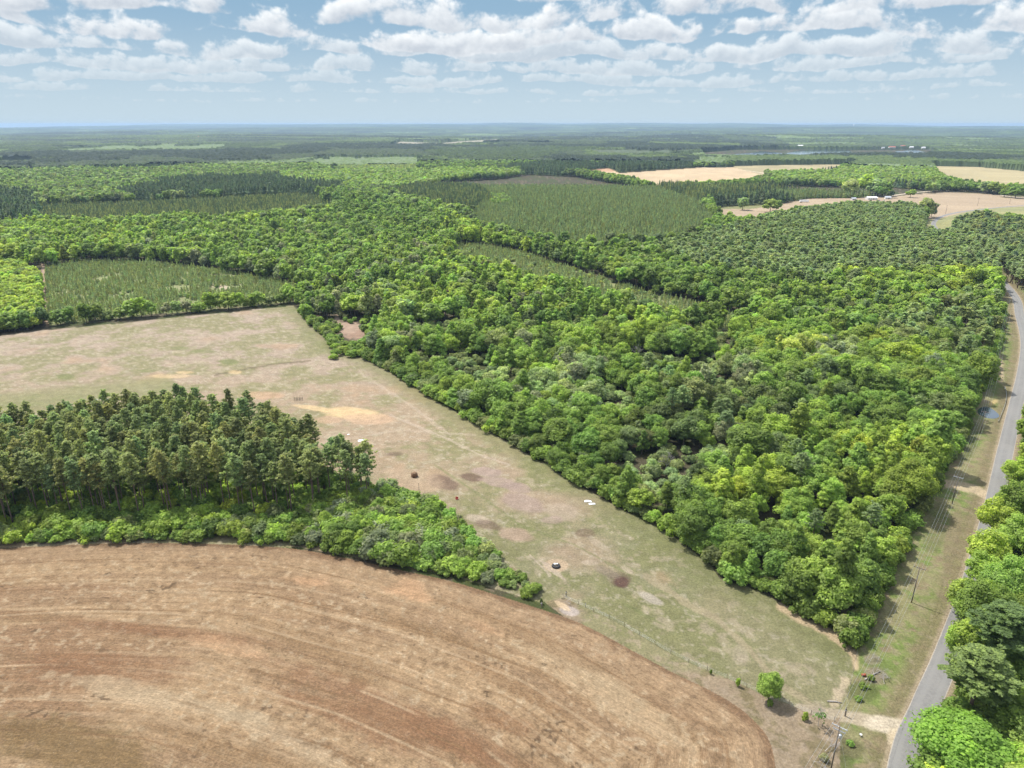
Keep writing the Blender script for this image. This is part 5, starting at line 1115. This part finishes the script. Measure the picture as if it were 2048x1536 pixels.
gable(1775, 398, 9, 7, 2.8, 1.6, -.2, M_conc, M_galv, 'small silver-roofed shed right of the farmhouse', 'shed', 'shed', 2)
gable(1706, 400, 8, 6, 2.6, 1.4, .3, M_conc, M_galv, 'small grey-roofed shed left of the farmhouse', 'shed', 'shed', 2)
e = empty('semi_trailer', g3(1608, 405), .05); tag(e, 'long white semi trailer parked in the distant clearing', 'trailer')
MB().box((0, 0, 2.65), (14.5, 2.6, 2.8)).build('body', M_white, e); MB().box((0, 0, 1.15), (13.8, 1.2, .18)).build('chassis', M_dkm, e)
for x in (-5.9, -4.7):
    for y in (-1.05, 1.05): MB().lathe([(0, -.15), (.5, -.15), (.52, -.1), (.52, .1), (.5, .15), (0, .15)], (x, y, .52), 14, Matrix.Rotation(math.pi/2, 3, 'X')).build('wheel', M_rub, e)
for y in (-.8, .8): MB().box((4.8, y, .55), (.15, .15, 1.1)).build('landing_leg', M_dkm, e)
M_cw = paint('car_white', (.75, .76, .77), .3, var=.05); M_cr = paint('car_red', (.45, .05, .035), .35, var=.1)
for i, (px, py, rz, truck, lb) in enumerate([(1712, 405, .1, 1, 'red pickup truck, left of the two in front of the farmhouse'), (1726, 404, -.1, 1, 'red and white pickup truck, right of the two in front of the farmhouse'), (1758, 402, .3, 0, 'white car parked just right of the farmhouse door'), (1768, 402, 1.2, 0, 'white car parked near the small silver-roofed shed')]):
    e = empty('pickup_truck' if truck else 'parked_car', g3(px, py), rz); tag(e, lb, 'pickup truck' if truck else 'car', 'vehicles at the farmstead')
    pm_ = M_cr if truck else M_cw; b = MB(); b.box((0, 0, .72), (5.2 if truck else 4.6, 1.85, .62)); b.build('body', pm_, e)
    cx_ = .3 if truck else -.1; wc = .9 if truck else 1.35
    b = MB(); V = [(cx_-wc, -.85, 1.03), (cx_+wc, -.85, 1.03), (cx_+wc, .85, 1.03), (cx_-wc, .85, 1.03), (cx_-wc*.75, -.7, 1.65), (cx_+wc*.6, -.7, 1.65), (cx_+wc*.6, .7, 1.65), (cx_-wc*.75, .7, 1.65)]
    b.add(V, [(0, 3, 2, 1), (4, 5, 6, 7), (0, 1, 5, 4), (1, 2, 6, 5), (2, 3, 7, 6), (3, 0, 4, 7)]); b.build('cab', M_cw if i == 1 else M_glass, e)
    for x in (-1.55, 1.55):
        for y in (-.88, .88): MB().lathe([(0, -.11), (.33, -.11), (.35, 0), (.33, .11), (0, .11)], (x, y, .35), 12, Matrix.Rotation(math.pi/2, 3, 'X')).build('wheel', M_rub, e)
for px, py, L_, D_, rf, lb in [(1783, 300, 50, 18, M_roofr, 'long red-roofed building on the far shore of the lake, left'), (1805, 297, 34, 16, M_roofr, 'red-roofed building on the far lake shore, second from left'), (1822, 300, 30, 14, M_white, 'white-roofed building between red roofs on the far shore'), (1846, 301, 26, 14, M_white, 'white house at the right end of the far shore'),
                           (1765, 302, 20, 12, M_galv, 'grey-roofed house at the left end of the far shore'), (1065, 274, 45, 20, M_white, 'white barn in the dark woods near the horizon'), (990, 277, 30, 16, M_white, 'white barn beside the pale field near the horizon'), (1600, 298, 40, 16, M_white, 'pale building behind the lake at its left end'),
                           (400, 284, 26, 14, M_roofr, 'reddish roof alone in the distant woods at left')]:
    L_ *= .62; D_ *= .62
    gable(px, py, L_, D_, 5, 3.2, rng.uniform(-.3, .3), M_conc, rf, lb, 'building', 'distant_building', 3).location.z += 12
x, y, _ = G(1706, 259); x *= .8; y *= .8; e = empty('water_tower', (x, y, float(terrain(x, y)))); tag(e, 'white water tower, a speck standing on the horizon', 'water tower')
MB().tube([(0, 0, 0), (0, 0, 45)], [3.0, 2.2], 10).build('stem', M_white, e, True); MB().lathe([(0, 42), (5, 43), (9, 47), (10, 51), (8.5, 55), (4, 58), (0, 59)], k=16).build('tank', M_white, e, True)

# ------------------------------------------------------------------ haze: even air round everything
zb = float(Z.min())-2; hz = 136.0; hw = 31400.0
m, N = mat_new('haze_air'); v = N.n('ShaderNodeVolumePrincipled'); v.inputs['Color'].default_value = (.42, .59, .79, 1); v.inputs['Density'].default_value = 5.2e-5; v.inputs['Anisotropy'].default_value = .1
o_ = N.n('ShaderNodeOutputMaterial'); m.node_tree.links.new(v.outputs[0], o_.inputs['Volume'])
tag(MB().box((0, 0, (zb+hz)/2), (2*hw, 2*hw, hz-zb)).build('haze', m), 'pale blue haze lying over the distant woods', 'haze', kind='stuff')
